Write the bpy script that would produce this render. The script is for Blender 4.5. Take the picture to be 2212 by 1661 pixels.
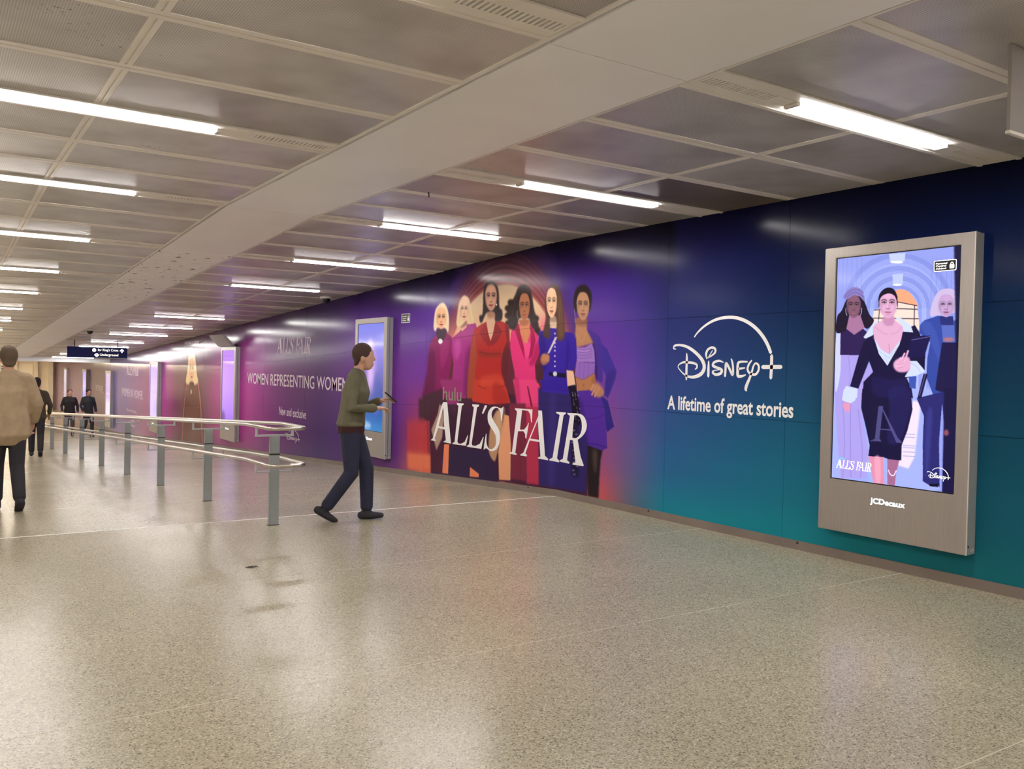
import bpy, bmesh, math, random
import numpy as np
from mathutils import Vector, Matrix
from mathutils.geometry import tessellate_polygon

for o in list(bpy.data.objects):
    bpy.data.objects.remove(o, do_unlink=True)
SC = bpy.context.scene
COL = SC.collection
random.seed(7)

# ------------------------------------------------------------ camera, world, exposure
cam = bpy.data.cameras.new('camera')
cam.sensor_width = 36.0
cam.lens = 1902.37 * 36.0 / 2212.0
cam.clip_start = 0.05
cam.clip_end = 200
camo = bpy.data.objects.new('camera', cam)
COL.objects.link(camo)
Rm = ((0.83295301, -0.00857965, -0.55327721),
      (-0.55291417, 0.0264856, -0.83281717),
      (0.02179916, 0.99961238, 0.01731745))
camo.matrix_world = Matrix.Translation((0, 0, 1.5)) @ Matrix(Rm).to_4x4()
# the optical axis looks along -Z of the camera
SC.camera = camo
W = bpy.data.worlds.new('world')
SC.world = W
W.use_nodes = True
W.node_tree.nodes['Background'].inputs[0].default_value = (0.8, 0.75, 0.7, 1)
W.node_tree.nodes['Background'].inputs[1].default_value = 0.02
SC.view_settings.view_transform = 'Standard'
SC.view_settings.look = 'None'
SC.view_settings.gamma = 1
SC.view_settings.exposure = 0.0
SC.view_settings.use_curve_mapping = False
SC.cycles.use_denoising = True
SC.cycles.use_light_tree = False
SC.cycles.max_bounces = 7
SC.cycles.diffuse_bounces = 5
SC.cycles.glossy_bounces = 3
SC.cycles.transmission_bounces = 1
SC.cycles.transparent_max_bounces = 2
LAMP = 63.0            # radiance of the ceiling tubes
LAMP_FILL = 130.0  # radiance of the unseen lamps added to brighten the far hall

# ------------------------------------------------------------ the shape of the place
XW, XL = 6.27, -0.72   # faces of the two long walls
H = 3.03               # ceiling height
S = 0.048              # fall of the ramp
YF, YC = 8.42, 8.70    # where floor and ceiling start to fall
YE = 39.4              # where the ramp ends
def hf(y):
    return 0.0 if y < YF else -S * (min(y, YE) - YF)
def hc(y):
    return H if y < YC else H - S * (min(y, YE) - YC)
RAMP = -math.atan(S)

# ------------------------------------------------------------ helpers
def lin(c):
    r = []
    for v in c[:3]:
        v = v / 255.0
        r.append(v / 12.92 if v <= 0.04045 else ((v + 0.055) / 1.055) ** 2.4)
    return tuple(r)
def nplin(a):
    a = np.asarray(a, float) / 255.0
    return np.where(a <= 0.04045, a / 12.92, ((a + 0.055) / 1.055) ** 2.4)

MATS = {}
def mat(name, c, rough=0.5, metal=0.0, spec=0.5, var=0.0, vscale=3.0, bump=0.0, bscale=40.0, coat=0.0, emit=None, estr=0.0, stretch=None):
    """plain colour + soft procedural variation and fine relief"""
    if name in MATS:
        return MATS[name]
    m = bpy.data.materials.new(name)
    m.use_nodes = True
    nt = m.node_tree
    b = nt.nodes['Principled BSDF']
    b.inputs['Roughness'].default_value = rough
    b.inputs['Metallic'].default_value = metal
    b.inputs['Specular IOR Level'].default_value = spec
    b.inputs['Coat Weight'].default_value = coat
    L = lin(c)
    tc = nt.nodes.new('ShaderNodeTexCoord')
    mp = nt.nodes.new('ShaderNodeMapping')
    nt.links.new(tc.outputs['Object'], mp.inputs['Vector'])
    if stretch:
        mp.inputs['Scale'].default_value = stretch
    n = nt.nodes.new('ShaderNodeTexNoise')
    n.inputs['Scale'].default_value = vscale
    n.inputs['Detail'].default_value = 2
    nt.links.new(mp.outputs['Vector'], n.inputs['Vector'])
    r = nt.nodes.new('ShaderNodeValToRGB')
    k0, k1 = 1 - var, 1 + var
    r.color_ramp.elements[0].position = 0.3
    r.color_ramp.elements[1].position = 0.7
    r.color_ramp.elements[0].color = (L[0] * k0, L[1] * k0, L[2] * k0, 1)
    r.color_ramp.elements[1].color = (min(1, L[0] * k1), min(1, L[1] * k1), min(1, L[2] * k1), 1)
    nt.links.new(n.outputs['Fac'], r.inputs['Fac'])
    nt.links.new(r.outputs['Color'], b.inputs['Base Color'])
    if bump:
        n2 = nt.nodes.new('ShaderNodeTexNoise')
        n2.inputs['Scale'].default_value = bscale
        nt.links.new(mp.outputs['Vector'], n2.inputs['Vector'])
        bp = nt.nodes.new('ShaderNodeBump')
        bp.inputs['Strength'].default_value = bump
        bp.inputs['Distance'].default_value = 0.004
        nt.links.new(n2.outputs['Fac'], bp.inputs['Height'])
        nt.links.new(bp.outputs['Normal'], b.inputs['Normal'])
    if emit is not None:
        E = lin(emit)
        b.inputs['Emission Color'].default_value = (*E, 1)
        b.inputs['Emission Strength'].default_value = estr
        if estr < 10: m.cycles.emission_sampling = 'NONE'
    MATS[name] = m
    return m

def mat_attr(name, rough, spec, emission=0.0, coat=0.0):
    """printed or lit picture: colours come from the mesh's own colour layer"""
    m = bpy.data.materials.new(name)
    m.use_nodes = True
    nt = m.node_tree
    b = nt.nodes['Principled BSDF']
    a = nt.nodes.new('ShaderNodeAttribute')
    a.attribute_name = 'ink'
    b.inputs['Roughness'].default_value = rough
    b.inputs['Specular IOR Level'].default_value = spec
    b.inputs['Coat Weight'].default_value = coat
    b.inputs['Coat Roughness'].default_value = 0.08
    if emission:
        b.inputs['Base Color'].default_value = (0.004, 0.004, 0.005, 1)
        nt.links.new(a.outputs['Color'], b.inputs['Emission Color'])
        b.inputs['Emission Strength'].default_value = emission
        m.cycles.emission_sampling = 'NONE'
    else:
        nt.links.new(a.outputs['Color'], b.inputs['Base Color'])
    MATS[name] = m
    return m

def mat_terrazzo():
    m = bpy.data.materials.new('terrazzo')
    m.use_nodes = True
    nt = m.node_tree
    b = nt.nodes['Principled BSDF']
    tc = nt.nodes.new('ShaderNodeTexCoord')
    v = nt.nodes.new('ShaderNodeTexVoronoi')
    v.inputs['Scale'].default_value = 150
    nt.links.new(tc.outputs['Object'], v.inputs['Vector'])
    r = nt.nodes.new('ShaderNodeValToRGB')
    r.color_ramp.interpolation = 'CONSTANT'
    els = r.color_ramp.elements
    cols = [(0.0, (124, 116, 98)), (0.12, (164, 155, 131)), (0.42, (179, 169, 144)), (0.74, (190, 180, 155)), (0.93, (208, 199, 176))]
    while len(els) < len(cols):
        els.new(0.5)
    for e, (p, c) in zip(els, cols):
        e.position = p
        e.color = (*lin(c), 1)
    sp = nt.nodes.new('ShaderNodeSeparateColor')
    nt.links.new(v.outputs['Color'], sp.inputs['Color'])
    nt.links.new(sp.outputs['Red'], r.inputs['Fac'])
    n = nt.nodes.new('ShaderNodeTexNoise')
    n.inputs['Scale'].default_value = 0.55
    n.inputs['Detail'].default_value = 2
    nt.links.new(tc.outputs['Object'], n.inputs['Vector'])
    mr = nt.nodes.new('ShaderNodeMapRange')
    mr.inputs['From Min'].default_value = 0.3
    mr.inputs['From Max'].default_value = 0.7
    mr.inputs['To Min'].default_value = 0.86
    mr.inputs['To Max'].default_value = 1.06
    nt.links.new(n.outputs['Fac'], mr.inputs['Value'])
    mx = nt.nodes.new('ShaderNodeMix')
    mx.data_type = 'RGBA'
    mx.blend_type = 'MULTIPLY'
    mx.inputs['Factor'].default_value = 1
    nt.links.new(r.outputs['Color'], mx.inputs['A'])
    nt.links.new(mr.outputs['Result'], mx.inputs['B'])
    nt.links.new(mx.outputs['Result'], b.inputs['Base Color'])
    n2 = nt.nodes.new('ShaderNodeTexNoise')
    n2.inputs['Scale'].default_value = 1.3
    nt.links.new(tc.outputs['Object'], n2.inputs['Vector'])
    m2 = nt.nodes.new('ShaderNodeMapRange')
    m2.inputs['To Min'].default_value = 0.20
    m2.inputs['To Max'].default_value = 0.30
    nt.links.new(n2.outputs['Fac'], m2.inputs['Value'])
    nt.links.new(m2.outputs['Result'], b.inputs['Roughness'])
    b.inputs['Specular IOR Level'].default_value = 0.4
    MATS['terrazzo'] = m
    return m

def mat_panel(name, c, hole=0.55):
    """perforated metal ceiling tile: rows of pin holes, soot towards nowhere in particular, tile-to-tile tone"""
    m = bpy.data.materials.new(name)
    m.use_nodes = True
    nt = m.node_tree
    b = nt.nodes['Principled BSDF']
    N = nt.nodes.new
    tc = N('ShaderNodeTexCoord')
    vm = N('ShaderNodeVectorMath'); vm.operation = 'SCALE'; vm.inputs['Scale'].default_value = 1 / 0.012
    nt.links.new(tc.outputs['Object'], vm.inputs[0])
    fr = N('ShaderNodeVectorMath'); fr.operation = 'FRACTION'
    nt.links.new(vm.outputs[0], fr.inputs[0])
    sb = N('ShaderNodeVectorMath'); sb.operation = 'SUBTRACT'; sb.inputs[1].default_value = (0.5, 0.5, 0)
    nt.links.new(fr.outputs[0], sb.inputs[0])
    mu = N('ShaderNodeVectorMath'); mu.operation = 'MULTIPLY'; mu.inputs[1].default_value = (1, 1, 0)
    nt.links.new(sb.outputs[0], mu.inputs[0])
    ln = N('ShaderNodeVectorMath'); ln.operation = 'LENGTH'
    nt.links.new(mu.outputs[0], ln.inputs[0])
    lt = N('ShaderNodeMath'); lt.operation = 'LESS_THAN'; lt.inputs[1].default_value = 0.27
    nt.links.new(ln.outputs['Value'], lt.inputs[0])
    n = N('ShaderNodeTexNoise'); n.inputs['Scale'].default_value = 2.2; n.inputs['Detail'].default_value = 2
    oi = N('ShaderNodeObjectInfo')
    ad = N('ShaderNodeVectorMath'); ad.operation = 'ADD'
    nt.links.new(tc.outputs['Object'], ad.inputs[0])
    nt.links.new(oi.outputs['Location'], ad.inputs[1])
    nt.links.new(ad.outputs[0], n.inputs['Vector'])
    r = N('ShaderNodeValToRGB')
    L = lin(c)
    r.color_ramp.elements[0].position = 0.30
    r.color_ramp.elements[0].color = (L[0] * .72, L[1] * .70, L[2] * .68, 1)
    r.color_ramp.elements[1].position = 0.58
    r.color_ramp.elements[1].color = (*L, 1)
    nt.links.new(n.outputs['Fac'], r.inputs['Fac'])
    rr = N('ShaderNodeMapRange'); rr.inputs['To Min'].default_value = 0.88; rr.inputs['To Max'].default_value = 1.08
    nt.links.new(oi.outputs['Random'], rr.inputs['Value'])
    m1 = N('ShaderNodeMix'); m1.data_type = 'RGBA'; m1.blend_type = 'MULTIPLY'; m1.inputs['Factor'].default_value = 1
    nt.links.new(r.outputs['Color'], m1.inputs['A'])
    nt.links.new(rr.outputs['Result'], m1.inputs['B'])
    m2 = N('ShaderNodeMix'); m2.data_type = 'RGBA'
    fm = N('ShaderNodeMath'); fm.operation = 'MULTIPLY'; fm.inputs[1].default_value = hole
    nt.links.new(lt.outputs[0], fm.inputs[0])
    nt.links.new(fm.outputs[0], m2.inputs['Factor'])
    nt.links.new(m1.outputs['Result'], m2.inputs['A'])
    m2.inputs['B'].default_value = (0.03, 0.027, 0.024, 1)
    # sparse soot specks
    n3 = N('ShaderNodeTexNoise'); n3.inputs['Scale'].default_value = 34; n3.inputs['Detail'].default_value = 2
    nt.links.new(ad.outputs[0], n3.inputs['Vector'])
    n4 = N('ShaderNodeTexNoise'); n4.inputs['Scale'].default_value = 1.1
    nt.links.new(ad.outputs[0], n4.inputs['Vector'])
    pr = N('ShaderNodeMath'); pr.operation = 'MULTIPLY'
    nt.links.new(n3.outputs['Fac'], pr.inputs[0]); nt.links.new(n4.outputs['Fac'], pr.inputs[1])
    g = N('ShaderNodeMapRange'); g.inputs['From Min'].default_value = 0.43; g.inputs['From Max'].default_value = 0.49; g.inputs['To Max'].default_value = 0.7
    nt.links.new(pr.outputs[0], g.inputs['Value'])
    m3 = N('ShaderNodeMix'); m3.data_type = 'RGBA'
    nt.links.new(g.outputs['Result'], m3.inputs['Factor'])
    nt.links.new(m2.outputs['Result'], m3.inputs['A'])
    m3.inputs['B'].default_value = (0.04, 0.034, 0.028, 1)
    nt.links.new(m3.outputs['Result'], b.inputs['Base Color'])
    b.inputs['Roughness'].default_value = 0.30
    b.inputs['Specular IOR Level'].default_value = 0.5
    MATS[name] = m
    return m

def add_specks(m, scale=9.0, lo=0.66, hi=0.70, c=(96, 84, 76)):
    """scattered grime marks with their own shape over an existing colour"""
    nt = m.node_tree; b = nt.nodes['Principled BSDF']
    src = b.inputs['Base Color'].links[0].from_socket
    tc = nt.nodes.new('ShaderNodeTexCoord'); n = nt.nodes.new('ShaderNodeTexNoise')
    n.inputs['Scale'].default_value = scale; n.inputs['Detail'].default_value = 2
    nt.links.new(tc.outputs['Object'], n.inputs['Vector'])
    g = nt.nodes.new('ShaderNodeMapRange'); g.inputs['From Min'].default_value = lo; g.inputs['From Max'].default_value = hi
    nt.links.new(n.outputs['Fac'], g.inputs['Value'])
    mx = nt.nodes.new('ShaderNodeMix'); mx.data_type = 'RGBA'
    nt.links.new(g.outputs['Result'], mx.inputs['Factor']); nt.links.new(src, mx.inputs['A'])
    mx.inputs['B'].default_value = (*lin(c), 1)
    nt.links.new(mx.outputs['Result'], b.inputs['Base Color'])

def link(name, me, parent=None, m=None, loc=None, rot=None, scale=None):
    o = bpy.data.objects.new(name, me)
    COL.objects.link(o)
    if m is not None and me is not None and not me.materials:
        me.materials.append(m)
    if parent is not None:
        o.parent = parent
    if loc is not None: o.location = loc
    if rot is not None: o.rotation_euler = rot
    if scale is not None: o.scale = scale
    return o
def empty(name, loc=(0, 0, 0), rot=None):
    o = bpy.data.objects.new(name, None)
    o.empty_display_size = 0.1
    COL.objects.link(o)
    o.location = loc
    if rot: o.rotation_euler = rot
    return o
def tag(o, label=None, cat=None, group=None, kind=None):
    if label: o['label'] = label
    if cat: o['category'] = cat
    if group: o['group'] = group
    if kind: o['kind'] = kind
    return o
def mesh(name, verts, faces, smooth=False):
    me = bpy.data.meshes.new(name)
    me.from_pydata(verts, [], faces)
    me.update()
    if smooth:
        for p in me.polygons: p.use_smooth = True
    return me
BOXF = [(0, 3, 2, 1), (4, 5, 6, 7), (0, 1, 5, 4), (1, 2, 6, 5), (2, 3, 7, 6), (3, 0, 4, 7)]
def boxv(a, b):
    (x0, y0, z0), (x1, y1, z1) = a, b
    return [(x0, y0, z0), (x1, y0, z0), (x1, y1, z0), (x0, y1, z0), (x0, y0, z1), (x1, y0, z1), (x1, y1, z1), (x0, y1, z1)]
class MB:
    def __init__(s): s.v, s.f = [], []
    def add(s, v, f):
        n = len(s.v); s.v += list(v); s.f += [tuple(i + n for i in q) for q in f]; return s
    def box(s, a, b):
        a2 = tuple(min(p, q) for p, q in zip(a, b)); b2 = tuple(max(p, q) for p, q in zip(a, b))
        return s.add(boxv(a2, b2), BOXF)
    def cyl(s, p, q, r, n=14, r2=None):
        p, q = Vector(p), Vector(q); d = (q - p).normalized(); r2 = r if r2 is None else r2
        u = d.orthogonal().normalized(); w = d.cross(u)
        vs = [p + r * (math.cos(2 * math.pi * i / n) * u + math.sin(2 * math.pi * i / n) * w) for i in range(n)]
        vs += [q + r2 * (math.cos(2 * math.pi * i / n) * u + math.sin(2 * math.pi * i / n) * w) for i in range(n)]
        fs = [(i, (i + 1) % n, n + (i + 1) % n, n + i) for i in range(n)]
        fs += [tuple(range(n - 1, -1, -1)), tuple(range(n, 2 * n))]
        return s.add([tuple(v) for v in vs], fs)
    def build(s, name, m=None, parent=None, loc=None, rot=None, bevel=0.0, smooth=False, seg=2):
        me = mesh(name, s.v, s.f, smooth)
        if bevel:
            bm = bmesh.new(); bm.from_mesh(me)
            bmesh.ops.bevel(bm, geom=[e for e in bm.edges if e.calc_face_angle(0) > 0.5], offset=bevel, segments=seg, affect='EDGES')
            bm.to_mesh(me); bm.free()
        return link(name, me, parent, m, loc, rot)
def plate(xs, ys, skip, z0, z1):
    """flat plate cut by the grid lines xs, ys; cells in skip are holes; closed shell"""
    verts, idx, faces = [], {}, []
    def V(i, j, k):
        key = (i, j, k)
        if key not in idx:
            idx[key] = len(verts); verts.append((xs[i], ys[j], z1 if k else z0))
        return idx[key]
    nx, ny = len(xs) - 1, len(ys) - 1
    solid = lambda i, j: 0 <= i < nx and 0 <= j < ny and (i, j) not in skip
    for i in range(nx):
        for j in range(ny):
            if not solid(i, j): continue
            faces.append((V(i, j, 0), V(i, j + 1, 0), V(i + 1, j + 1, 0), V(i + 1, j, 0)))
            faces.append((V(i, j, 1), V(i + 1, j, 1), V(i + 1, j + 1, 1), V(i, j + 1, 1)))
            if not solid(i - 1, j): faces.append((V(i, j, 0), V(i, j, 1), V(i, j + 1, 1), V(i, j + 1, 0)))
            if not solid(i + 1, j): faces.append((V(i + 1, j, 0), V(i + 1, j + 1, 0), V(i + 1, j + 1, 1), V(i + 1, j, 1)))
            if not solid(i, j - 1): faces.append((V(i, j, 0), V(i + 1, j, 0), V(i + 1, j, 1), V(i, j, 1)))
            if not solid(i, j + 1): faces.append((V(i, j + 1, 0), V(i, j + 1, 1), V(i + 1, j + 1, 1), V(i + 1, j + 1, 0)))
    return verts, faces
def catmull(pts, n=6, closed=False):
    P = [np.array(p, float) for p in pts]; out = []; N = len(P)
    rng = range(N if closed else N - 1)
    for i in rng:
        if closed: a, b, c, d = P[i - 1], P[i], P[(i + 1) % N], P[(i + 2) % N]
        else: a, b, c, d = P[max(i - 1, 0)], P[i], P[i + 1], P[min(i + 2, N - 1)]
        for k in range(n):
            t = k / n
            out.append(0.5 * ((2 * b) + (c - a) * t + (2 * a - 5 * b + 4 * c - d) * t * t + (3 * b - a - 3 * c + d) * t ** 3))
    if not closed: out.append(P[-1])
    return out
def tube_path(mb, pts, r, n=12):
    """tube through the points with mitred joints"""
    P = [Vector(p) for p in pts]; rings = []
    ref = None
    for i, p in enumerate(P):
        d0 = (P[i] - P[i - 1]).normalized() if i else (P[1] - P[0]).normalized()
        d1 = (P[i + 1] - P[i]).normalized() if i < len(P) - 1 else d0
        t = (d0 + d1).normalized()
        if ref is None: ref = t.orthogonal().normalized()
        ref = (ref - t * ref.dot(t)).normalized()
        w = t.cross(ref)
        k = 1 / max(0.5, t.dot(d0))
        rings.append([tuple(p + r * (math.cos(2 * math.pi * j / n) * ref + math.sin(2 * math.pi * j / n) * w) * (k if 0 else 1)) for j in range(n)])
    vs = [v for ring in rings for v in ring]; fs = []
    for i in range(len(P) - 1):
        for j in range(n):
            fs.append((i * n + j, i * n + (j + 1) % n, (i + 1) * n + (j + 1) % n, (i + 1) * n + j))
    fs += [tuple(range(n - 1, -1, -1)), tuple(range((len(P) - 1) * n, len(P) * n))]
    return mb.add(vs, fs)

# ------------------------------------------------------------ painter for flat print and screens (coordinates: Y and Z of the wall, metres)
class Canvas:
    def __init__(s, y0, y1, z0, z1, res, fill=None):
        s.y0, s.z0, s.res = y0, z0, res
        s.ny, s.nz = int(round((y1 - y0) / res)) + 1, int(round((z1 - z0) / res)) + 1
        s.Y = y0 + np.arange(s.ny) * res
        s.Z = z0 + np.arange(s.nz) * res
        s.a = np.zeros((s.nz, s.ny, 3))
        if fill is not None:
            YY, ZZ = np.meshgrid(s.Y, s.Z); s.a[:] = fill(YY, ZZ)
    def box(s, P, pad):
        lo, hi = P.min(0) - pad, P.max(0) + pad
        i0 = max(0, int((lo[0] - s.y0) / s.res)); i1 = min(s.ny, int((hi[0] - s.y0) / s.res) + 2)
        j0 = max(0, int((lo[1] - s.z0) / s.res)); j1 = min(s.nz, int((hi[1] - s.z0) / s.res) + 2)
        return i0, i1, j0, j1
    @staticmethod
    def soft(m, k):
        k = int(k)
        for _ in range(2):
            for ax in (0, 1):
                if k < 1: continue
                p = np.pad(m, [(k, k) if a == ax else (0, 0) for a in (0, 1)], mode='edge')
                c = np.cumsum(p, axis=ax); c = np.concatenate([np.zeros_like(np.take(c, [0], ax)), c], axis=ax)
                n = m.shape[ax]
                m = (np.take(c, range(2 * k + 1, 2 * k + 1 + n), ax) - np.take(c, range(0, n), ax)) / (2 * k + 1)
        return m
    def lay(s, i0, i1, j0, j1, m, col, alpha):
        m = (m * alpha)[..., None]
        s.a[j0:j1, i0:i1] = s.a[j0:j1, i0:i1] * (1 - m) + np.asarray(col, float) * m
    def poly(s, pts, col, blur=0.006, alpha=1.0):
        P = np.asarray(pts, float); i0, i1, j0, j1 = s.box(P, 2.5 * blur + s.res)
        if i1 <= i0 or j1 <= j0: return
        m = np.zeros((j1 - j0, i1 - i0))
        for dy, dz in ((-.25, -.25), (.25, -.25), (-.25, .25), (.25, .25)):
            Y, Z = np.meshgrid(s.Y[i0:i1] + dy * s.res, s.Z[j0:j1] + dz * s.res)
            inside = np.zeros(Y.shape, bool)
            for a, b in zip(P, np.roll(P, -1, 0)):
                if a[1] == b[1]: continue
                c = ((a[1] > Z) != (b[1] > Z)) & (Y < (b[0] - a[0]) * (Z - a[1]) / (b[1] - a[1]) + a[0])
                inside ^= c
            m += inside * .25
        s.lay(i0, i1, j0, j1, s.soft(m, round(blur / s.res / 1.6)), col, alpha)
    def stroke(s, pts, w, col, blur=0.004, alpha=1.0):
        P = np.asarray(catmull(pts, 5) if len(pts) > 2 else pts, float); i0, i1, j0, j1 = s.box(P, w + blur)
        if i1 <= i0 or j1 <= j0: return
        Y, Z = np.meshgrid(s.Y[i0:i1], s.Z[j0:j1]); d = np.full(Y.shape, 9.0)
        for a, b in zip(P[:-1], P[1:]):
            e = b - a; q = e @ e + 1e-12
            t = np.clip(((Y - a[0]) * e[0] + (Z - a[1]) * e[1]) / q, 0, 1)
            d = np.minimum(d, np.hypot(Y - a[0] - t * e[0], Z - a[1] - t * e[1]))
        f = max(blur, s.res)
        s.lay(i0, i1, j0, j1, np.clip((w / 2 - d) / f + .5, 0, 1), col, alpha)
    def face(s, c, ex, ez, skin, lip, hair):
        """a plain printed face: c centre, ex half width (towards the viewer's right), ez half height"""
        c, ex, ez = (np.asarray(v, float) for v in (c, ex, ez))
        g = lambda u, v: c + ex * u + ez * v
        b = abs(ex[0]) * .10
        k = lambda f: tuple(max(0, min(255, x * f)) for x in skin)
        s.poly([g(u, v) for u, v in catmull([(0, 1), (.6, .88), (.95, .45), (.97, 0), (.85, -.45), (.5, -.82), (0, -1), (-.5, -.82), (-.85, -.45), (-.97, 0), (-.95, .45), (-.6, .88)], 3, True)], skin, b * .5)
        s.poly([g(*q) for q in [(-.97, .3), (-.7, 0), (-.72, -.5), (-.45, -.85), (-.85, -.5)]], k(.68), b * 2.2, .7)
        s.poly([g(*q) for q in [(.97, .2), (.78, 0), (.7, -.5), (.3, -.95), (.85, -.5)]], k(.78), b * 2.2, .6)
        s.poly([g(*q) for q in [(-.5, .85), (.5, .85), (.42, .45), (-.42, .45)]], k(1.07), b * 3, .6)
        for sg in (-1, 1):
            s.poly([g(sg * u, v) for u, v in [(.14, .30), (.70, .28), (.74, .04), (.4, .0), (.16, .08)]], k(.72), b * 1.6, .75)
            s.stroke([g(sg * .16, .27), g(sg * .42, .36), g(sg * .74, .27)], abs(ex[0]) * .10, hair, b * .8, .75)
            s.poly([g(sg * .42 + .22 * math.cos(t), .12 + .055 * math.sin(t)) for t in np.linspace(0, 6.28, 12)], (215, 203, 196), b * .5, .5)
            s.poly([g(sg * .42 + 0.085 * math.cos(t), .12 + .05 * math.sin(t)) for t in np.linspace(0, 6.28, 10)], (34, 24, 24), b * .4, .95)
            s.stroke([g(sg * .18, .12), g(sg * .42, .19), g(sg * .68, .13)], abs(ex[0]) * .08, (30, 20, 22), b * .5, .9)
            s.poly([g(sg * u, v) for u, v in [(.45, -.12), (.75, -.1), (.6, -.38), (.4, -.3)]], k(1.08), b * 2, .5)
        s.poly([g(*q) for q in [(.06, .15), (.15, -.18), (.2, -.28), (.02, -.3), (.05, 0)]], k(.76), b * 1.2, .7)
        s.stroke([g(-.02, .1), g(-.02, -.2)], abs(ex[0]) * .12, k(1.12), b, .6)
        s.stroke([g(-.2, -.3), g(0, -.34), g(.2, -.3)], abs(ex[0]) * .07, k(.5), b * .6, .8)
        s.poly([g(u, v) for u, v in catmull([(-.36, -.55), (-.12, -.49), (0, -.515), (.12, -.49), (.36, -.55), (.16, -.65), (-.16, -.65)], 3, True)], lip, b * .4)
        s.stroke([g(-.36, -.55), g(0, -.565), g(.36, -.55)], abs(ex[0]) * .05, tuple(v * .5 for v in lip), b * .4, .9)
        s.stroke([g(-.2, -.74), g(.2, -.74)], abs(ex[0]) * .12, k(.8), b, .5)
    def run(s, items, bs=1.0):
        for it in items:
            if it[0] in 'pqc':
                P = np.asarray(it[4], float) / 1000
                s.poly(catmull(P, 4, True) if it[0] == 'c' or it[0] == 'p' and len(P) < 14 else P, it[1], it[2] / 1000 * bs, it[3] / 100)
            elif it[0] == 's':
                s.stroke(np.asarray(it[4], float) / 1000, it[5] / 1000, it[1], it[2] / 1000 * bs, it[3] / 100)
            else:
                P = np.asarray(it[4], float) / 1000
                s.face(P[0], P[1] - P[0], P[2] - P[0], it[1], it[2], it[3])
    def sample(s, Y, Z):
        y = np.clip((Y - s.y0) / s.res, 0, s.ny - 1.001); z = np.clip((Z - s.z0) / s.res, 0, s.nz - 1.001)
        i, j = y.astype(int), z.astype(int); fy, fz = (y - i)[..., None], (z - j)[..., None]
        a = s.a
        return (a[j, i] * (1 - fy) + a[j, i + 1] * fy) * (1 - fz) + (a[j + 1, i] * (1 - fy) + a[j + 1, i + 1] * fy) * fz
def ink_grid(name, V, nu, nv, cols, back=None, gain=1):
    """grid mesh with a colour layer; V (nv*nu,3), cols (nv*nu,3) in sRGB 0-255; back: x of the rear of the sheet"""
    idx = np.arange(nu * nv).reshape(nv, nu)
    q = np.stack([idx[:-1, :-1], idx[1:, :-1], idx[1:, 1:], idx[:-1, 1:]], -1).reshape(-1, 4)
    V = np.asarray(V, float); n0 = len(V)
    C = np.c_[np.clip(nplin(cols) * gain, 0, .95 if gain != 1 else 1), np.ones(n0)]
    if back is not None:
        ring = np.concatenate([idx[0, :-1], idx[:-1, -1], idx[-1, :0:-1], idx[:0:-1, 0]])
        B = V[ring].copy(); B[:, 0] = back
        k = np.arange(len(ring)); k2 = np.roll(k, -1)
        q = np.r_[q, np.stack([ring[k], ring[k2], n0 + k2, n0 + k], -1)]
        V = np.r_[V, B]; C = np.r_[C, C[ring]]
    me = bpy.data.meshes.new(name)
    me.vertices.add(len(V)); me.vertices.foreach_set('co', V.astype(np.float32).ravel())
    me.loops.add(q.size); me.loops.foreach_set('vertex_index', q.astype(np.int32).ravel())
    me.polygons.add(len(q)); me.polygons.foreach_set('loop_start', np.arange(0, q.size, 4, dtype=np.int32))
    me.update(calc_edges=True)
    me.polygons.foreach_set('use_smooth', np.zeros(len(q), bool))
    at = me.color_attributes.new('ink', 'FLOAT_COLOR', 'POINT')
    at.data.foreach_set('color', C.astype(np.float32).ravel())
    return me

# ------------------------------------------------------------ lettering
def text2d(body, bold=0.0, spacing=1.0):
    cu = bpy.data.curves.new('t', 'FONT'); cu.body = body; cu.size = 1; cu.offset = bold; cu.space_character = spacing
    cu.resolution_u = 3; cu.fill_mode = 'FRONT'
    o = bpy.data.objects.new('t', cu); COL.objects.link(o)
    dg = bpy.context.evaluated_depsgraph_get(); e = o.evaluated_get(dg); me = e.to_mesh()
    v = np.array([x.co[:2] for x in me.vertices]); f = [tuple(p.vertices) for p in me.polygons]
    e.to_mesh_clear(); bpy.data.objects.remove(o); bpy.data.curves.remove(cu)
    v = (v - v.min(0)) / (v.max(0) - v.min(0))
    return v, f
def flat_text(name, body, yl, yr, zb, zt, x, m, parent, bold=0.0, shear=0.0, spacing=1.0, dz=0.0):
    """lettering on a wall facing -X: left edge at Y=yl, right edge at Y=yr, foot zb, head zt; dz: rise of the line from left to right"""
    v, f = text2d(body, bold, spacing)
    P = []
    for u, w in v:
        P.append((x, yl + (yr - yl) * (u + shear * w), zb + dz * u + (zt - zb) * w))
    return link(name, mesh(name, P, f), parent, m)
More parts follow.
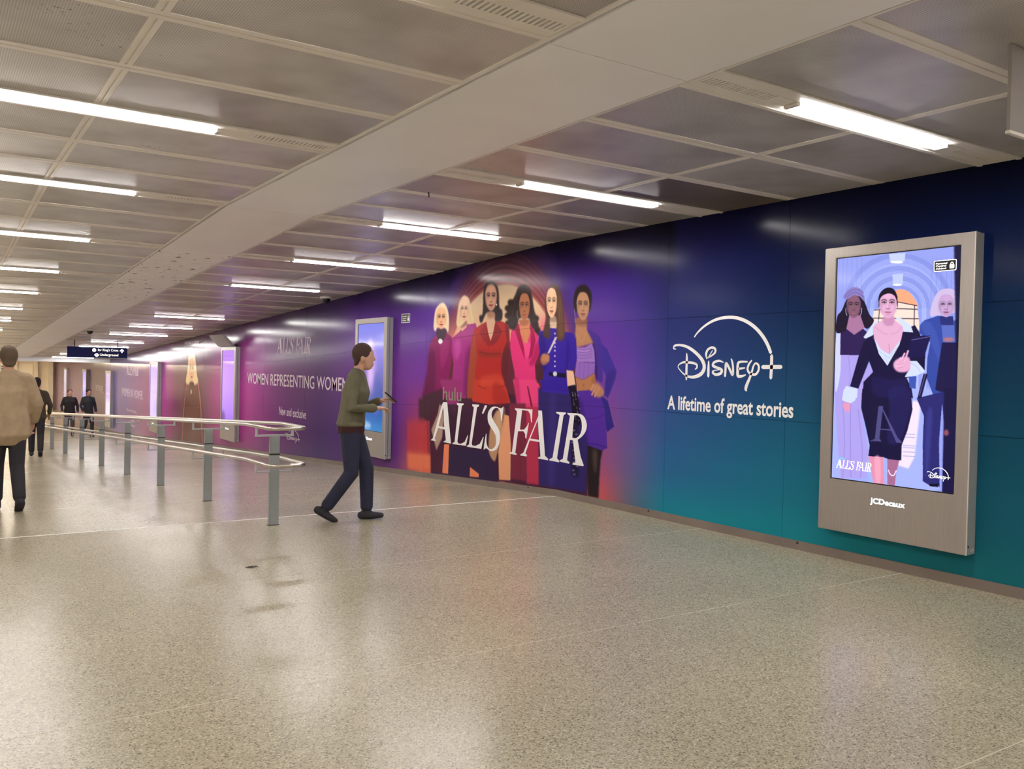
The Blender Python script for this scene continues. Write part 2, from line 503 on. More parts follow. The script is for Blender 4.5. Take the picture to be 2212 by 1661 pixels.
def ribbons(strokes, n=5):
    """list of (closed, [(y,z,half)]) -> quads in the YZ plane (mm)"""
    V, F = [], []
    for cl, pts in strokes:
        P = catmull([(p[0], p[1], p[2]) for p in pts], n)
        base = len(V); k = len(P)
        for i, p in enumerate(P):
            a, b = P[max(i - 1, 0)], P[min(i + 1, k - 1)]
            t = (b - a)[:2]; t = t / (np.hypot(*t) + 1e-9); nn = np.array((-t[1], t[0]))
            V.append(p[:2] + nn * p[2]); V.append(p[:2] - nn * p[2])
        for i in range(k - 1):
            F.append((base + 2 * i, base + 2 * i + 1, base + 2 * i + 3, base + 2 * i + 2))
        for p, sg in ((P[0], -1), (P[-1], 1)):
            q = P[1] if sg < 0 else P[-2]
            t = (p - q)[:2]; t = t / (np.hypot(*t) + 1e-9); nn = np.array((-t[1], t[0])); b2 = len(V)
            for j in range(7):
                an = math.pi * j / 6 - math.pi / 2
                V.append(p[:2] + p[2] * .8 * (t * math.cos(an) + nn * math.sin(an)))
            F.append(tuple(range(b2, b2 + 7)))
    return np.array(V) / 1000.0, F
def serif_word():
    """the tall serif title: outlines with their counters, tessellated (metres, as on the big mural)"""
    V, F = [], []
    for it in ALLS:
        loops = [[Vector((p[0] / 1000, p[1] / 1000, 0)) for p in (catmull(lp, 4, True) if it[0] else lp)] for lp in it[1:]]
        tris = tessellate_polygon(loops); n = len(V)
        for lp in loops: V += [(p.x, p.y) for p in lp]
        F += [tuple(n + i for i in t) for t in tris]
    return np.array(V), F
def place_flat(name, V, F, box_from, box_to, x, m, parent, back=False):
    """map flat art from one box (yl,yr,zb,zt) to another on the plane X=x"""
    a, b = box_from, box_to
    P = [(x, b[0] + (y - a[0]) / (a[1] - a[0]) * (b[1] - b[0]), b[2] + (z - a[2]) / (a[3] - a[2]) * (b[3] - b[2])) for y, z in V]
    return link(name, mesh(name, P, F), parent, m)

# ---- traced flat art on the wall: millimetres along the wall (Y) and up (Z)
MURAL=[
 ('q',(92,38,52),16,100,[(11448,1835),(9690,1846),(8706,1861),(8146,1664),(7765,1063),(9491,1006),(11771,896)]),
 ('q',(64,32,54),14,100,[(11810,1118),(9498,1185),(7765,1063),(7845,62),(11658,-15)]),
 ('q',(58,30,52),20,100,[(11596,811),(9760,996),(9703,7),(11581,-76)]),
 ('q',(48,34,66),30,100,[(11554,349),(9916,408),(9721,5),(11559,-74)]),
 ('q',(176,56,62),14,70,[(12376,666),(11642,711),(11578,-41),(12343,-94)]),
 ('q',(212,112,84),40,100,[(12354,168),(11598,204),(11578,-41),(12343,-94)]),
 ('q',(222,128,92),6,100,[(11185,390),(11040,402),(11052,-26),(11227,-35)]),
 ('q',(226,128,92),6,100,[(10441,135),(10208,66),(10206,19),(10450,1)]),
 ('q',(38,30,34),10,100,[(7871,665),(7585,628),(7617,516),(7631,312),(7639,75),(7829,74),(7851,411)]),
 ('p',(82,70,62),22,70,[(7763,592),(7679,591),(7691,387),(7730,382)]),
 ('q',(48,38,122),6,100,[(7685,1258),(7518,1176),(7399,895),(7517,829),(7587,1004)]),
 ('q',(76,42,146),6,100,[(8082,1262),(7816,1297),(7632,1212),(7566,1069),(7523,799),(7508,655),(7585,616),(7858,656),(7938,668),(8014,896)]),
 ('p',(58,30,118),30,70,[(8064,1145),(7969,1149),(7893,904),(7845,667),(7938,676)]),
 ('s',(52,28,110),8,60,[(7869,951),(7713,972),(7562,1021)],10),
 ('s',(45,24,100),6,80,[(7911,670),(7728,677),(7511,655)],10),
 ('q',(62,46,142),6,100,[(7678,1831),(7549,1745),(7444,1597),(7382,1503),(7398,1415),(7516,1204),(7592,1234),(7550,1436),(7656,1572)]),
 ('p',(46,36,112),22,60,[(7551,1460),(7392,1503),(7437,1399),(7506,1253),(7569,1283)]),
 ('q',(70,46,138),6,100,[(7931,1992),(7693,1896),(7647,1815),(7655,1612),(7612,1491),(7620,1366),(7720,1404),(7761,1653),(7820,1833)]),
 ('p',(44,30,84),18,70,[(7916,1950),(7793,1816),(7735,1636),(7707,1409),(7754,1457),(7790,1735)]),
 ('q',(172,122,92),8,100,[(8125,2107),(7929,2116),(7917,1967),(7793,1816),(8105,1766),(8132,1939)]),
 ('p',(120,78,66),22,70,[(8125,2107),(7929,2108),(7932,2017),(8108,2030)]),
 ('q',(168,112,78),6,100,[(8113,1442),(7768,1489),(7716,1294),(8068,1265)]),
 ('p',(130,82,60),25,60,[(7780,1464),(7716,1311),(7801,1325)]),
 ('p',(110,70,52),8,80,[(7941,1337),(7943,1332),(7944,1327),(7946,1324),(7950,1322),(7956,1322),(7960,1323),(7962,1327),(7964,1332),(7966,1337),(7964,1342),(7963,1347),(7961,1350),(7957,1352),(7951,1352),(7947,1350),(7944,1347),(7943,1342)]),
 ('q',(150,112,188),6,100,[(8101,1766),(7936,1769),(7822,1813),(7777,1734),(7757,1600),(8089,1606)]),
 ('s',(112,76,150),8,70,[(8084,1749),(7948,1738),(7817,1757)],9),
 ('s',(112,76,150),8,70,[(8083,1719),(7947,1709),(7816,1728)],9),
 ('s',(112,76,150),8,70,[(8081,1686),(7946,1676),(7815,1695)],9),
 ('s',(112,76,150),8,70,[(8080,1652),(7945,1643),(7814,1662)],9),
 ('s',(196,160,224),8,70,[(8083,1734),(7935,1725),(7869,1735)],8),
 ('q',(138,98,182),6,100,[(8099,1606),(7756,1587),(7765,1479),(7976,1401),(8124,1440)]),
 ('s',(100,66,140),5,70,[(8031,1598),(8035,1502),(8037,1418)],6),
 ('s',(100,66,140),5,70,[(7950,1599),(7954,1503),(7957,1420)],6),
 ('s',(100,66,140),5,70,[(7870,1599),(7875,1504),(7877,1422)],6),
 ('s',(96,62,136),5,80,[(8124,1440),(7976,1401),(7765,1479)],8),
 ('p',(36,26,28),8,100,[(8010,2489),(7909,2454),(7846,2368),(7846,2253),(7878,2172),(7940,2216),(8061,2221),(8127,2174),(8179,2260),(8176,2370),(8124,2459)]),
 ('f',(176,130,100),(150,86,80),(30,22,24),[(8001,2242),(7883,2233),(8007,2405)],0),
 ('s',(186,160,110),3,80,[(8132,1930),(8033,1853),(8005,1827),(7929,1926)],5),
 ('s',(222,205,190),3,80,[(8156,2209),(8144,2124),(8134,2056)],5),
 ('p',(168,118,92),8,100,[(7820,1316),(7725,1368),(7647,1337),(7581,1266),(7630,1216),(7719,1213)]),
 ('s',(182,130,104),5,100,[(7776,1342),(7819,1285)],30),
 ('s',(182,130,104),5,100,[(7723,1327),(7798,1234)],30),
 ('s',(182,130,104),5,100,[(7671,1312),(7745,1218)],30),
 ('q',(122,24,86),6,100,[(11428,2012),(11614,1924),(11712,1812),(11728,1649),(11742,1430),(11820,1210),(11911,1030),(11127,1061),(11096,1335),(11004,1649),(10992,1857),(11037,1951),(11188,2007)]),
 ('p',(84,22,66),40,70,[(11719,1703),(11551,1756),(11492,1434),(11543,1044),(11888,1031),(11765,1430)]),
 ('p',(150,40,110),30,60,[(11355,1862),(11120,1900),(11152,1649),(11318,1490)]),
 ('q',(66,36,52),16,100,[(12001,1033),(11279,1199),(11263,818),(11592,714),(11986,690)]),
 ('q',(70,30,52),14,100,[(11621,853),(11266,882),(11227,-37),(11560,-41)]),
 ('p',(52,22,44),8,100,[(11492,2056),(11191,2080),(11208,1975),(11270,1903),(11424,1916)]),
 ('c',(228,206,172),8,100,[(11358,2453),(11227,2416),(11131,2277),(11115,2089),(11146,2014),(11221,2071),(11464,2088),(11500,2040),(11573,2074),(11570,2209),(11521,2368)]),
 ('f',(226,170,132),(176,84,80),(120,84,60),[(11349,2223),(11201,2217),(11355,2382)],0),
 ('s',(184,158,120),7,60,[(11445,2418),(11505,2271),(11542,2079)],7),
 ('s',(184,158,120),7,60,[(11379,2415),(11439,2268),(11515,2078)],7),
 ('s',(184,158,120),7,60,[(11183,2406),(11242,2261),(11159,2069)],7),
 ('s',(184,158,120),7,60,[(11130,2403),(11188,2259),(11135,2068)],7),
 ('p',(236,222,222),6,100,[(11295,1886),(11308,1864),(11340,1851),(11379,1851),(11413,1865),(11427,1888),(11415,1910),(11382,1924),(11343,1923),(11309,1909)]),
 ('q',(152,44,122),6,100,[(10752,2038),(10595,2110),(10371,2120),(10336,2047),(10439,1750),(10484,1549),(10580,1346),(10593,1082),(11085,1062),(10991,1338),(10958,1546),(11025,1753),(11015,1930),(10873,1989)]),
 ('q',(140,46,106),14,100,[(11372,1324),(10719,1338),(10807,992),(11098,969)]),
 ('p',(186,72,156),34,70,[(10950,1856),(10787,1895),(10741,1752),(10899,1618)]),
 ('p',(104,28,90),34,70,[(10600,1751),(10465,1800),(10529,1448),(10575,1144),(10675,1141),(10652,1548)]),
 ('s',(110,30,92),6,80,[(10793,2039),(10769,1854),(10748,1547)],8),
 ('q',(214,168,140),6,100,[(10778,2161),(10607,2166),(10614,2075),(10741,2017)]),
 ('p',(110,60,62),14,60,[(10796,2121),(10617,2156),(10615,2105),(10754,2068)]),
 ('c',(216,190,150),8,100,[(10712,2520),(10571,2472),(10502,2333),(10430,2150),(10572,2124),(10619,2196),(10715,2118),(10795,2088),(10898,2108),(10881,2288),(10826,2440)]),
 ('f',(222,178,150),(170,92,92),(140,104,80),[(10693,2316),(10574,2311),(10700,2479)],0),
 ('s',(170,142,106),7,60,[(10770,2478),(10784,2325),(10854,2143)],7),
 ('s',(170,142,106),7,60,[(10730,2475),(10744,2323),(10818,2142)],7),
 ('s',(170,142,106),7,60,[(10560,2466),(10574,2316),(10488,2131)],7),
 ('s',(170,142,106),7,60,[(10541,2465),(10554,2315),(10527,2133)],7),
 ('q',(208,52,116),6,100,[(9345,2077),(9488,1980),(9505,1791),(9443,1604),(9387,1465),(9321,1133),(8750,1155),(8816,1296),(8913,1383),(8935,1562),(8834,1741),(8888,1938),(9021,2067)]),
 ('q',(214,64,120),6,100,[(9421,1367),(8888,1378),(8790,1247),(8702,1019),(9306,1007),(9347,1183)]),
 ('p',(176,40,96),30,60,[(9404,1367),(9288,1370),(9224,1013),(9306,1009)]),
 ('q',(120,24,60),6,100,[(9098,1292),(9070,1293),(8952,1024),(8999,1022)]),
 ('p',(222,76,136),24,80,[(9256,1909),(9075,1833),(8989,1859),(9022,1697),(9100,1642),(9200,1734)]),
 ('p',(150,26,80),30,70,[(8918,1831),(8840,1750),(8923,1580),(9065,1561),(9005,1661)]),
 ('q',(150,30,70),6,100,[(9329,2095),(9394,1987),(9288,1817),(9155,1624),(9186,1779),(9265,1946)]),
 ('q',(150,28,76),6,100,[(9093,2096),(8970,1977),(8931,1867),(9005,1665),(9080,1624),(9041,1778),(9040,1959)]),
 ('q',(196,124,88),6,100,[(9310,2122),(9086,2123),(9049,1968),(9113,1829),(9188,1839),(9271,1959)]),
 ('p',(140,82,60),18,70,[(9297,2130),(9094,2123),(9116,2061),(9262,2056)]),
 ('c',(44,31,31),10,100,[(9192,2574),(9094,2531),(9031,2419),(8974,2236),(8898,2117),(8851,1919),(8922,1956),(9052,2068),(9095,2142),(9301,2149),(9352,2058),(9528,2031),(9570,2159),(9590,2310),(9474,2388),(9406,2459),(9327,2556)]),
 ('f',(160,102,74),(176,86,76),(34,24,24),[(9193,2289),(9074,2284),(9199,2463)],0),
 ('s',(84,62,54),10,60,[(9363,2530),(9423,2367),(9482,2155)],10),
 ('s',(84,62,54),10,60,[(9067,2448),(9012,2238),(8924,2010)],10),
 ('s',(84,62,54),10,60,[(9441,2396),(9520,2260),(9539,2101)],10),
 ('p',(40,28,28),10,100,[(9453,2080),(9464,2054),(9497,2036),(9545,2031),(9591,2039),(9628,2059),(9642,2086),(9630,2112),(9597,2129),(9549,2134),(9501,2126),(9466,2106)]),
 ('p',(40,28,28),10,100,[(9360,2049),(9371,2026),(9400,2011),(9442,2005),(9485,2013),(9516,2030),(9529,2054),(9518,2077),(9488,2093),(9446,2098),(9404,2090),(9373,2073)]),
 ('p',(40,28,28),10,100,[(9492,2193),(9501,2173),(9529,2158),(9567,2154),(9605,2161),(9635,2178),(9646,2199),(9636,2220),(9609,2234),(9570,2238),(9532,2231),(9503,2214)]),
 ('p',(40,28,28),10,100,[(9512,2288),(9520,2269),(9545,2256),(9579,2253),(9614,2259),(9640,2274),(9650,2294),(9642,2312),(9617,2325),(9582,2328),(9548,2322),(9522,2307)]),
 ('p',(40,28,28),10,100,[(8888,2063),(8896,2043),(8922,2029),(8956,2024),(8991,2031),(9018,2047),(9029,2067),(9020,2087),(8994,2101),(8959,2105),(8925,2099),(8898,2083)]),
 ('p',(40,28,28),10,100,[(8831,1990),(8838,1972),(8861,1959),(8891,1956),(8923,1961),(8946,1975),(8955,1993),(8948,2011),(8925,2023),(8894,2027),(8863,2022),(8839,2008)]),
 ('p',(40,28,28),10,100,[(8867,2133),(8874,2116),(8897,2103),(8928,2100),(8959,2105),(8983,2120),(8992,2138),(8985,2156),(8962,2168),(8931,2171),(8899,2166),(8876,2151)]),
 ('p',(40,28,28),10,100,[(9431,2358),(9440,2338),(9468,2324),(9505,2320),(9543,2327),(9573,2345),(9584,2366),(9574,2386),(9547,2401),(9509,2404),(9471,2397),(9442,2379)]),
 ('s',(86,62,52),6,60,[(9577,2159),(9534,2182),(9489,2156),(9532,2133)],6),
 ('s',(86,62,52),6,60,[(9520,2082),(9480,2103),(9438,2079),(9478,2058)],6),
 ('s',(86,62,52),6,60,[(9013,2103),(8976,2123),(8937,2100),(8974,2080)],6),
 ('s',(86,62,52),6,60,[(8948,2020),(8918,2037),(8886,2018),(8916,2001)],6),
 ('s',(220,215,215),3,80,[(9352,2252),(9356,2197),(9338,2150)],6),
 ('q',(166,48,76),12,100,[(9115,1036),(8844,1049),(8792,88),(9061,73)]),
 ('q',(112,40,62),14,100,[(9493,1056),(9116,1073),(9066,100),(9421,86)]),
 ('q',(72,38,46),18,100,[(8923,1562),(8619,1573),(8672,1397),(8883,1339)]),
 ('q',(46,36,96),12,100,[(8853,1281),(8194,1300),(7976,965),(7860,658),(7864,110),(8789,90)]),
 ('p',(70,60,140),60,40,[(8604,1122),(8487,1127),(8480,171),(8597,157)]),
 ('q',(52,32,146),6,100,[(8769,1979),(8635,2011),(8473,2007),(8350,1959),(8187,1938),(8115,1863),(8091,1652),(8140,1499),(8286,1505),(8292,1443),(8227,1219),(8771,1233),(8747,1475),(8818,1652),(8871,1830),(8861,1974)]),
 ('q',(48,30,140),6,100,[(8826,1380),(8281,1392),(8244,1231),(8492,1257),(8761,1266)]),
 ('p',(36,24,108),40,70,[(8853,1955),(8736,1899),(8678,1564),(8751,1492),(8812,1696)]),
 ('p',(38,24,112),30,70,[(8284,1908),(8235,1737),(8269,1516),(8310,1481),(8292,1738)]),
 ('q',(24,18,52),6,100,[(8642,1476),(8295,1466),(8290,1409),(8634,1431)]),
 ('p',(200,200,210),5,100,[(8470,1457),(8477,1440),(8497,1429),(8523,1429),(8544,1439),(8552,1456),(8545,1473),(8525,1484),(8499,1485),(8478,1474)]),
 ('p',(214,206,230),4,100,[(8516,1938),(8520,1932),(8532,1928),(8544,1932),(8548,1939),(8544,1946),(8533,1949),(8521,1946)]),
 ('p',(214,206,230),4,100,[(8512,1826),(8516,1819),(8527,1815),(8539,1819),(8544,1826),(8540,1833),(8528,1836),(8516,1833)]),
 ('p',(214,206,230),4,100,[(8510,1780),(8514,1774),(8526,1770),(8538,1774),(8542,1781),(8538,1788),(8526,1791),(8515,1787)]),
 ('p',(214,206,230),4,100,[(8508,1734),(8512,1727),(8524,1723),(8536,1727),(8540,1734),(8536,1741),(8525,1744),(8513,1741)]),
 ('p',(214,206,230),4,100,[(8506,1669),(8510,1662),(8521,1659),(8533,1662),(8538,1669),(8534,1676),(8522,1680),(8510,1676)]),
 ('p',(214,206,230),4,100,[(8503,1604),(8507,1597),(8519,1594),(8531,1597),(8535,1604),(8531,1611),(8520,1615),(8508,1611)]),
 ('p',(214,206,230),4,100,[(8501,1548),(8505,1541),(8517,1537),(8529,1541),(8533,1548),(8529,1555),(8518,1558),(8506,1555)]),
 ('q',(206,178,156),6,100,[(8674,2153),(8486,2146),(8480,1998),(8650,2010)]),
 ('p',(140,108,94),16,70,[(8668,2152),(8493,2137),(8505,2077),(8638,2090)]),
 ('c',(74,50,44),10,100,[(8725,2401),(8669,2503),(8581,2534),(8493,2507),(8416,2392),(8362,2167),(8335,1977),(8354,1877),(8490,1872),(8507,2120),(8640,2143),(8628,1892),(8770,1917),(8770,1988),(8727,2137),(8758,2315)]),
 ('f',(228,184,150),(170,96,90),(70,46,42),[(8614,2312),(8505,2305),(8621,2492)],0),
 ('p',(98,68,54),20,80,[(8490,2431),(8414,2341),(8361,2081),(8347,1892),(8469,1877),(8487,2172)]),
 ('s',(132,98,76),10,60,[(8488,2388),(8451,2170),(8426,1911)],8),
 ('s',(132,98,76),10,60,[(8444,2385),(8407,2168),(8383,1910)],8),
 ('q',(222,182,154),6,100,[(8285,1503),(8154,1495),(8106,1331),(8258,1310)]),
 ('q',(26,18,38),6,100,[(8253,1316),(8112,1338),(8034,1146),(7985,931),(8019,862),(8137,905),(8195,1182)]),
 ('q',(30,24,48),20,80,[(8184,885),(8041,894),(8004,269),(8141,262)]),
 ('p',(176,170,196),3,80,[(8143,1208),(8146,1201),(8153,1201),(8157,1208),(8153,1214),(8146,1215)]),
 ('p',(176,170,196),3,80,[(8048,1020),(8051,1014),(8058,1013),(8062,1020),(8058,1027),(8051,1027)]),
 ('p',(176,170,196),3,80,[(8151,1240),(8154,1233),(8161,1233),(8165,1239),(8161,1246),(8154,1247)]),
 ('p',(176,170,196),3,80,[(8068,1296),(8071,1290),(8078,1289),(8082,1296),(8078,1302),(8071,1302)]),
 ('p',(176,170,196),3,80,[(8077,942),(8079,935),(8086,934),(8090,941),(8087,947),(8080,947)]),
 ('p',(176,170,196),3,80,[(8049,1217),(8051,1211),(8058,1210),(8063,1217),(8059,1223),(8052,1223)]),
 ('p',(176,170,196),3,80,[(8130,1160),(8134,1153),(8141,1152),(8144,1159),(8142,1165),(8135,1165)]),
 ('p',(176,170,196),3,80,[(8037,979),(8041,973),(8048,973),(8051,978),(8048,985),(8042,986)]),
 ('p',(176,170,196),3,80,[(8145,1216),(8149,1210),(8156,1209),(8159,1216),(8156,1223),(8149,1223)]),
 ('p',(176,170,196),3,80,[(8037,978),(8041,972),(8048,972),(8051,978),(8048,984),(8042,985)]),
 ('p',(176,170,196),3,80,[(8088,987),(8091,980),(8097,980),(8102,986),(8098,993),(8091,994)]),
 ('p',(176,170,196),3,80,[(8102,1238),(8106,1231),(8112,1231),(8115,1238),(8113,1244),(8106,1244)]),
 ('p',(176,170,196),3,80,[(8009,1059),(8013,1053),(8020,1053),(8023,1059),(8020,1065),(8013,1066)]),
 ('p',(176,170,196),3,80,[(8024,927),(8028,921),(8035,921),(8038,926),(8036,933),(8029,934)]),
 ('p',(176,170,196),3,80,[(8062,1270),(8064,1263),(8071,1263),(8075,1269),(8072,1276),(8065,1276)]),
 ('p',(176,170,196),3,80,[(8085,1170),(8088,1164),(8095,1164),(8099,1169),(8095,1176),(8088,1176)]),
 ('p',(176,170,196),3,80,[(8117,1102),(8120,1095),(8127,1095),(8131,1101),(8127,1108),(8120,1109)]),
 ('p',(176,170,196),3,80,[(8094,1206),(8097,1199),(8104,1199),(8107,1205),(8105,1212),(8098,1212)]),
 ('p',(176,170,196),3,80,[(8062,1269),(8064,1262),(8071,1262),(8075,1269),(8072,1275),(8065,1276)]),
 ('p',(176,170,196),3,80,[(8085,971),(8087,965),(8094,964),(8098,971),(8095,978),(8088,978)]),
 ('p',(176,170,196),3,80,[(7982,951),(7986,944),(7993,943),(7996,950),(7993,957),(7986,957)]),
 ('p',(176,170,196),3,80,[(8050,1027),(8052,1020),(8059,1020),(8064,1026),(8060,1032),(8053,1033)]),
 ('p',(176,170,196),3,80,[(7988,974),(7992,968),(7999,967),(8002,973),(7999,980),(7993,980)]),
 ('p',(176,170,196),3,80,[(8098,1226),(8102,1219),(8109,1219),(8112,1225),(8110,1232),(8103,1232)]),
 ('p',(176,170,196),3,80,[(8060,1069),(8064,1062),(8070,1061),(8073,1068),(8071,1074),(8064,1074)]),
 ('p',(176,170,196),3,80,[(8122,1124),(8125,1117),(8131,1117),(8136,1123),(8132,1130),(8125,1130)]),
 ('p',(150,146,176),5,70,[(8088,807),(8103,799),(8133,797),(8149,803),(8134,811),(8104,813)]),
 ('p',(150,146,176),5,70,[(8037,765),(8052,757),(8082,755),(8097,760),(8083,768),(8053,770)]),
 ('p',(150,146,176),5,70,[(8109,713),(8124,705),(8155,703),(8170,708),(8155,716),(8125,718)]),
 ('p',(150,146,176),5,70,[(8108,667),(8123,659),(8153,656),(8168,662),(8153,670),(8123,672)]),
 ('p',(150,146,176),5,70,[(8050,625),(8065,617),(8095,615),(8110,620),(8095,628),(8065,631)]),
 ('p',(150,146,176),5,70,[(8081,576),(8096,568),(8126,565),(8141,571),(8126,579),(8096,582)]),
 ('p',(150,146,176),5,70,[(8056,532),(8071,524),(8101,521),(8116,527),(8101,535),(8071,537)]),
 ('p',(150,146,176),5,70,[(8060,486),(8074,477),(8105,474),(8120,480),(8105,488),(8075,491)]),
 ('p',(150,146,176),5,70,[(8070,438),(8085,430),(8115,427),(8131,432),(8116,440),(8085,443)]),
 ('p',(150,146,176),5,70,[(8006,399),(8021,390),(8051,387),(8066,392),(8051,401),(8021,404)]),
 ('p',(150,146,176),5,70,[(8080,345),(8095,336),(8125,333),(8141,338),(8126,346),(8096,350)]),
 ('p',(150,146,176),5,70,[(8058,301),(8073,292),(8103,289),(8118,294),(8104,302),(8073,306)]),
 ('q',(196,190,196),6,100,[(8528,1897),(8481,1896),(8635,1704),(8680,1696)]),
 ('p',(160,106,82),8,100,[(8809,1665),(8732,1705),(8634,1669),(8646,1599),(8753,1559),(8816,1607)]),
 ('s',(178,122,96),5,100,[(8773,1678),(8649,1669)],24),
 ('s',(178,122,96),5,100,[(8772,1652),(8648,1643)],24),
 ('s',(178,122,96),5,100,[(8771,1625),(8647,1617)],24),
 ('q',(166,40,40),6,100,[(10081,2138),(10247,2094),(10397,2039),(10451,1950),(10498,1750),(10525,1448),(10553,1083),(9505,1125),(9691,1461),(9712,1555),(9683,1698),(9552,1886),(9559,2074),(9703,2125)]),
 ('q',(182,56,44),6,100,[(10560,1342),(9634,1362),(9465,1065),(9977,1020),(10410,1045)]),
 ('q',(150,66,48),14,100,[(10397,2029),(10494,1750),(10560,1347),(10573,1083),(10416,1089),(10320,1650)]),
 ('q',(92,34,42),14,100,[(9653,1745),(9552,1886),(9512,1744),(9547,1463),(9591,1273),(9694,1451)]),
 ('q',(120,32,42),14,100,[(9641,2085),(9537,2064),(9499,1744),(9560,1782)]),
 ('p',(116,44,38),30,60,[(10290,1749),(10009,1718),(9722,1717),(9738,1670),(10191,1650)]),
 ('s',(92,26,30),6,80,[(10289,1727),(10008,1703),(9739,1706)],10),
 ('p',(196,72,52),40,60,[(10181,1394),(9728,1431),(9634,1272),(9811,1296),(10175,1257)]),
 ('s',(88,28,30),6,80,[(10270,1264),(10099,1230),(10064,1260)],10),
 ('s',(88,28,30),6,80,[(9845,1247),(9669,1271),(9601,1292)],10),
 ('p',(150,36,38),40,60,[(9897,1298),(9684,1285),(9503,1074),(9851,1040)]),
 ('q',(140,30,40),6,100,[(10090,2138),(10266,2006),(10202,1916),(10008,1784),(9975,1871),(10047,1981)]),
 ('q',(126,28,38),6,100,[(9871,2131),(9694,1992),(9799,1870),(9957,1800),(9978,1871),(9910,1978)]),
 ('q',(206,164,136),6,100,[(10086,2265),(9889,2256),(9871,2121),(9927,1954),(9978,1871),(10041,1976),(10095,2119)]),
 ('p',(140,100,84),20,70,[(10076,2264),(9894,2257),(9900,2185),(10046,2185)]),
 ('c',(45,33,38),10,100,[(9993,2682),(9864,2620),(9803,2511),(9778,2319),(9705,2263),(9718,2140),(9877,2136),(9894,2247),(10089,2255),(10210,2123),(10272,2154),(10275,2223),(10197,2250),(10186,2534),(10134,2648)]),
 ('f',(196,148,126),(160,84,86),(36,26,30),[(9992,2450),(9845,2441),(10000,2628)],0),
 ('p',(230,225,215),3,100,[(9837,2350),(9841,2341),(9851,2337),(9862,2342),(9866,2351),(9863,2361),(9852,2364),(9841,2360)]),
 ('p',(174,134,104),10,100,[(9862,876),(9741,968),(9649,945),(9643,698),(9745,404),(9820,277),(9960,385),(9958,638)]),
 ('p',(196,158,130),30,60,[(9783,899),(9696,933),(9678,696),(9776,497),(9828,685)]),
 ('q',(214,150,114),6,100,[(9599,909),(9496,898),(9434,526),(9426,67),(9696,45),(9728,406),(9660,697)]),
 ('p',(182,132,104),14,60,[(9672,981),(9594,985),(9610,757),(9657,602),(9629,794)]),
 ('q',(176,150,132),12,90,[(11346,973),(11395,822),(11586,573),(11416,280),(11249,480),(11216,736),(11268,924)]),
]
ALLS=[
 (0,[(11234,1002),(11120,1002),(10996,456),(10982,415),(11203,418),(11204,429),(11136,449),(11176,602),(11377,615),(11477,446),(11441,433),(11444,414),(11584,413),(11580,427),(11531,450),(11274,961)],[(11233,926),(11195,637),(11365,642)]),
 (0,[(10842,1004),(10649,1006),(10652,988),(10700,969),(10805,463),(10779,434),(10702,436),(10603,469),(10524,571),(10512,569),(10565,419),(10944,412),(10940,425),(10883,448),(10793,965),(10839,982)]),
 (0,[(10418,1005),(10236,1007),(10239,987),(10288,969),(10410,464),(10390,438),(10309,439),(10196,477),(10114,577),(10099,576),(10156,411),(10541,408),(10538,422),(10483,444),(10372,963),(10416,983)]),
 (0,[(10087,1008),(10035,1006),(10038,989),(10123,891),(10160,892)]),
 (1,[(9629,995),(9662,834),(9683,836),(9701,932),(9769,984),(9848,973),(9904,922),(9894,845),(9727,702),(9692,609),(9719,502),(9794,429),(9916,403),(10026,430),(10070,418),(10093,422),(10048,611),(10030,611),(10026,506),(9972,437),(9890,432),(9810,475),(9785,554),(9817,638),(9966,753),(10009,829),(9998,917),(9921,984),(9814,1001),(9689,985),(9651,998)]),
 (0,[(9353,1002),(8964,1006),(8974,844),(8989,845),(9012,942),(9058,984),(9194,987),(9233,736),(9141,743),(9078,792),(9046,836),(9037,835),(9086,635),(9109,637),(9114,690),(9154,722),(9275,713),(9327,433),(9293,425),(9299,408),(9461,410),(9458,425),(9404,437),(9308,962),(9356,990)]),
 (0,[(8842,1001),(8762,1000),(8678,457),(8611,426),(8616,408),(8823,409),(8820,424),(8774,439),(8800,615),(9012,616),(9098,447),(9062,430),(9071,411),(9214,410),(9208,425),(9144,452),(8837,933)],[(8847,879),(8810,641),(9000,640)]),
 (0,[(8470,1003),(8278,1004),(8280,990),(8322,969),(8432,450),(8387,425),(8392,406),(8589,409),(8584,424),(8522,449),(8400,970),(8467,987)]),
 (0,[(8250,1002),(8059,1006),(7998,1002),(7950,987),(7915,960),(7891,924),(7878,888),(7879,851),(7895,812),(7926,775),(7970,740),(8014,715),(8041,703),(7979,514),(7918,420),(7926,408),(8130,405),(8125,421),(8072,438),(8129,686),(8185,690),(8234,447),(8186,427),(8194,409),(8381,416),(8376,430),(8317,455),(8198,969),(8246,989)],[(8113,984),(8133,855),(8144,719),(8103,715),(8062,722),(8022,745),(7989,779),(7972,819),(7967,861),(7974,907),(7991,943),(8017,971),(8051,986)]),
]
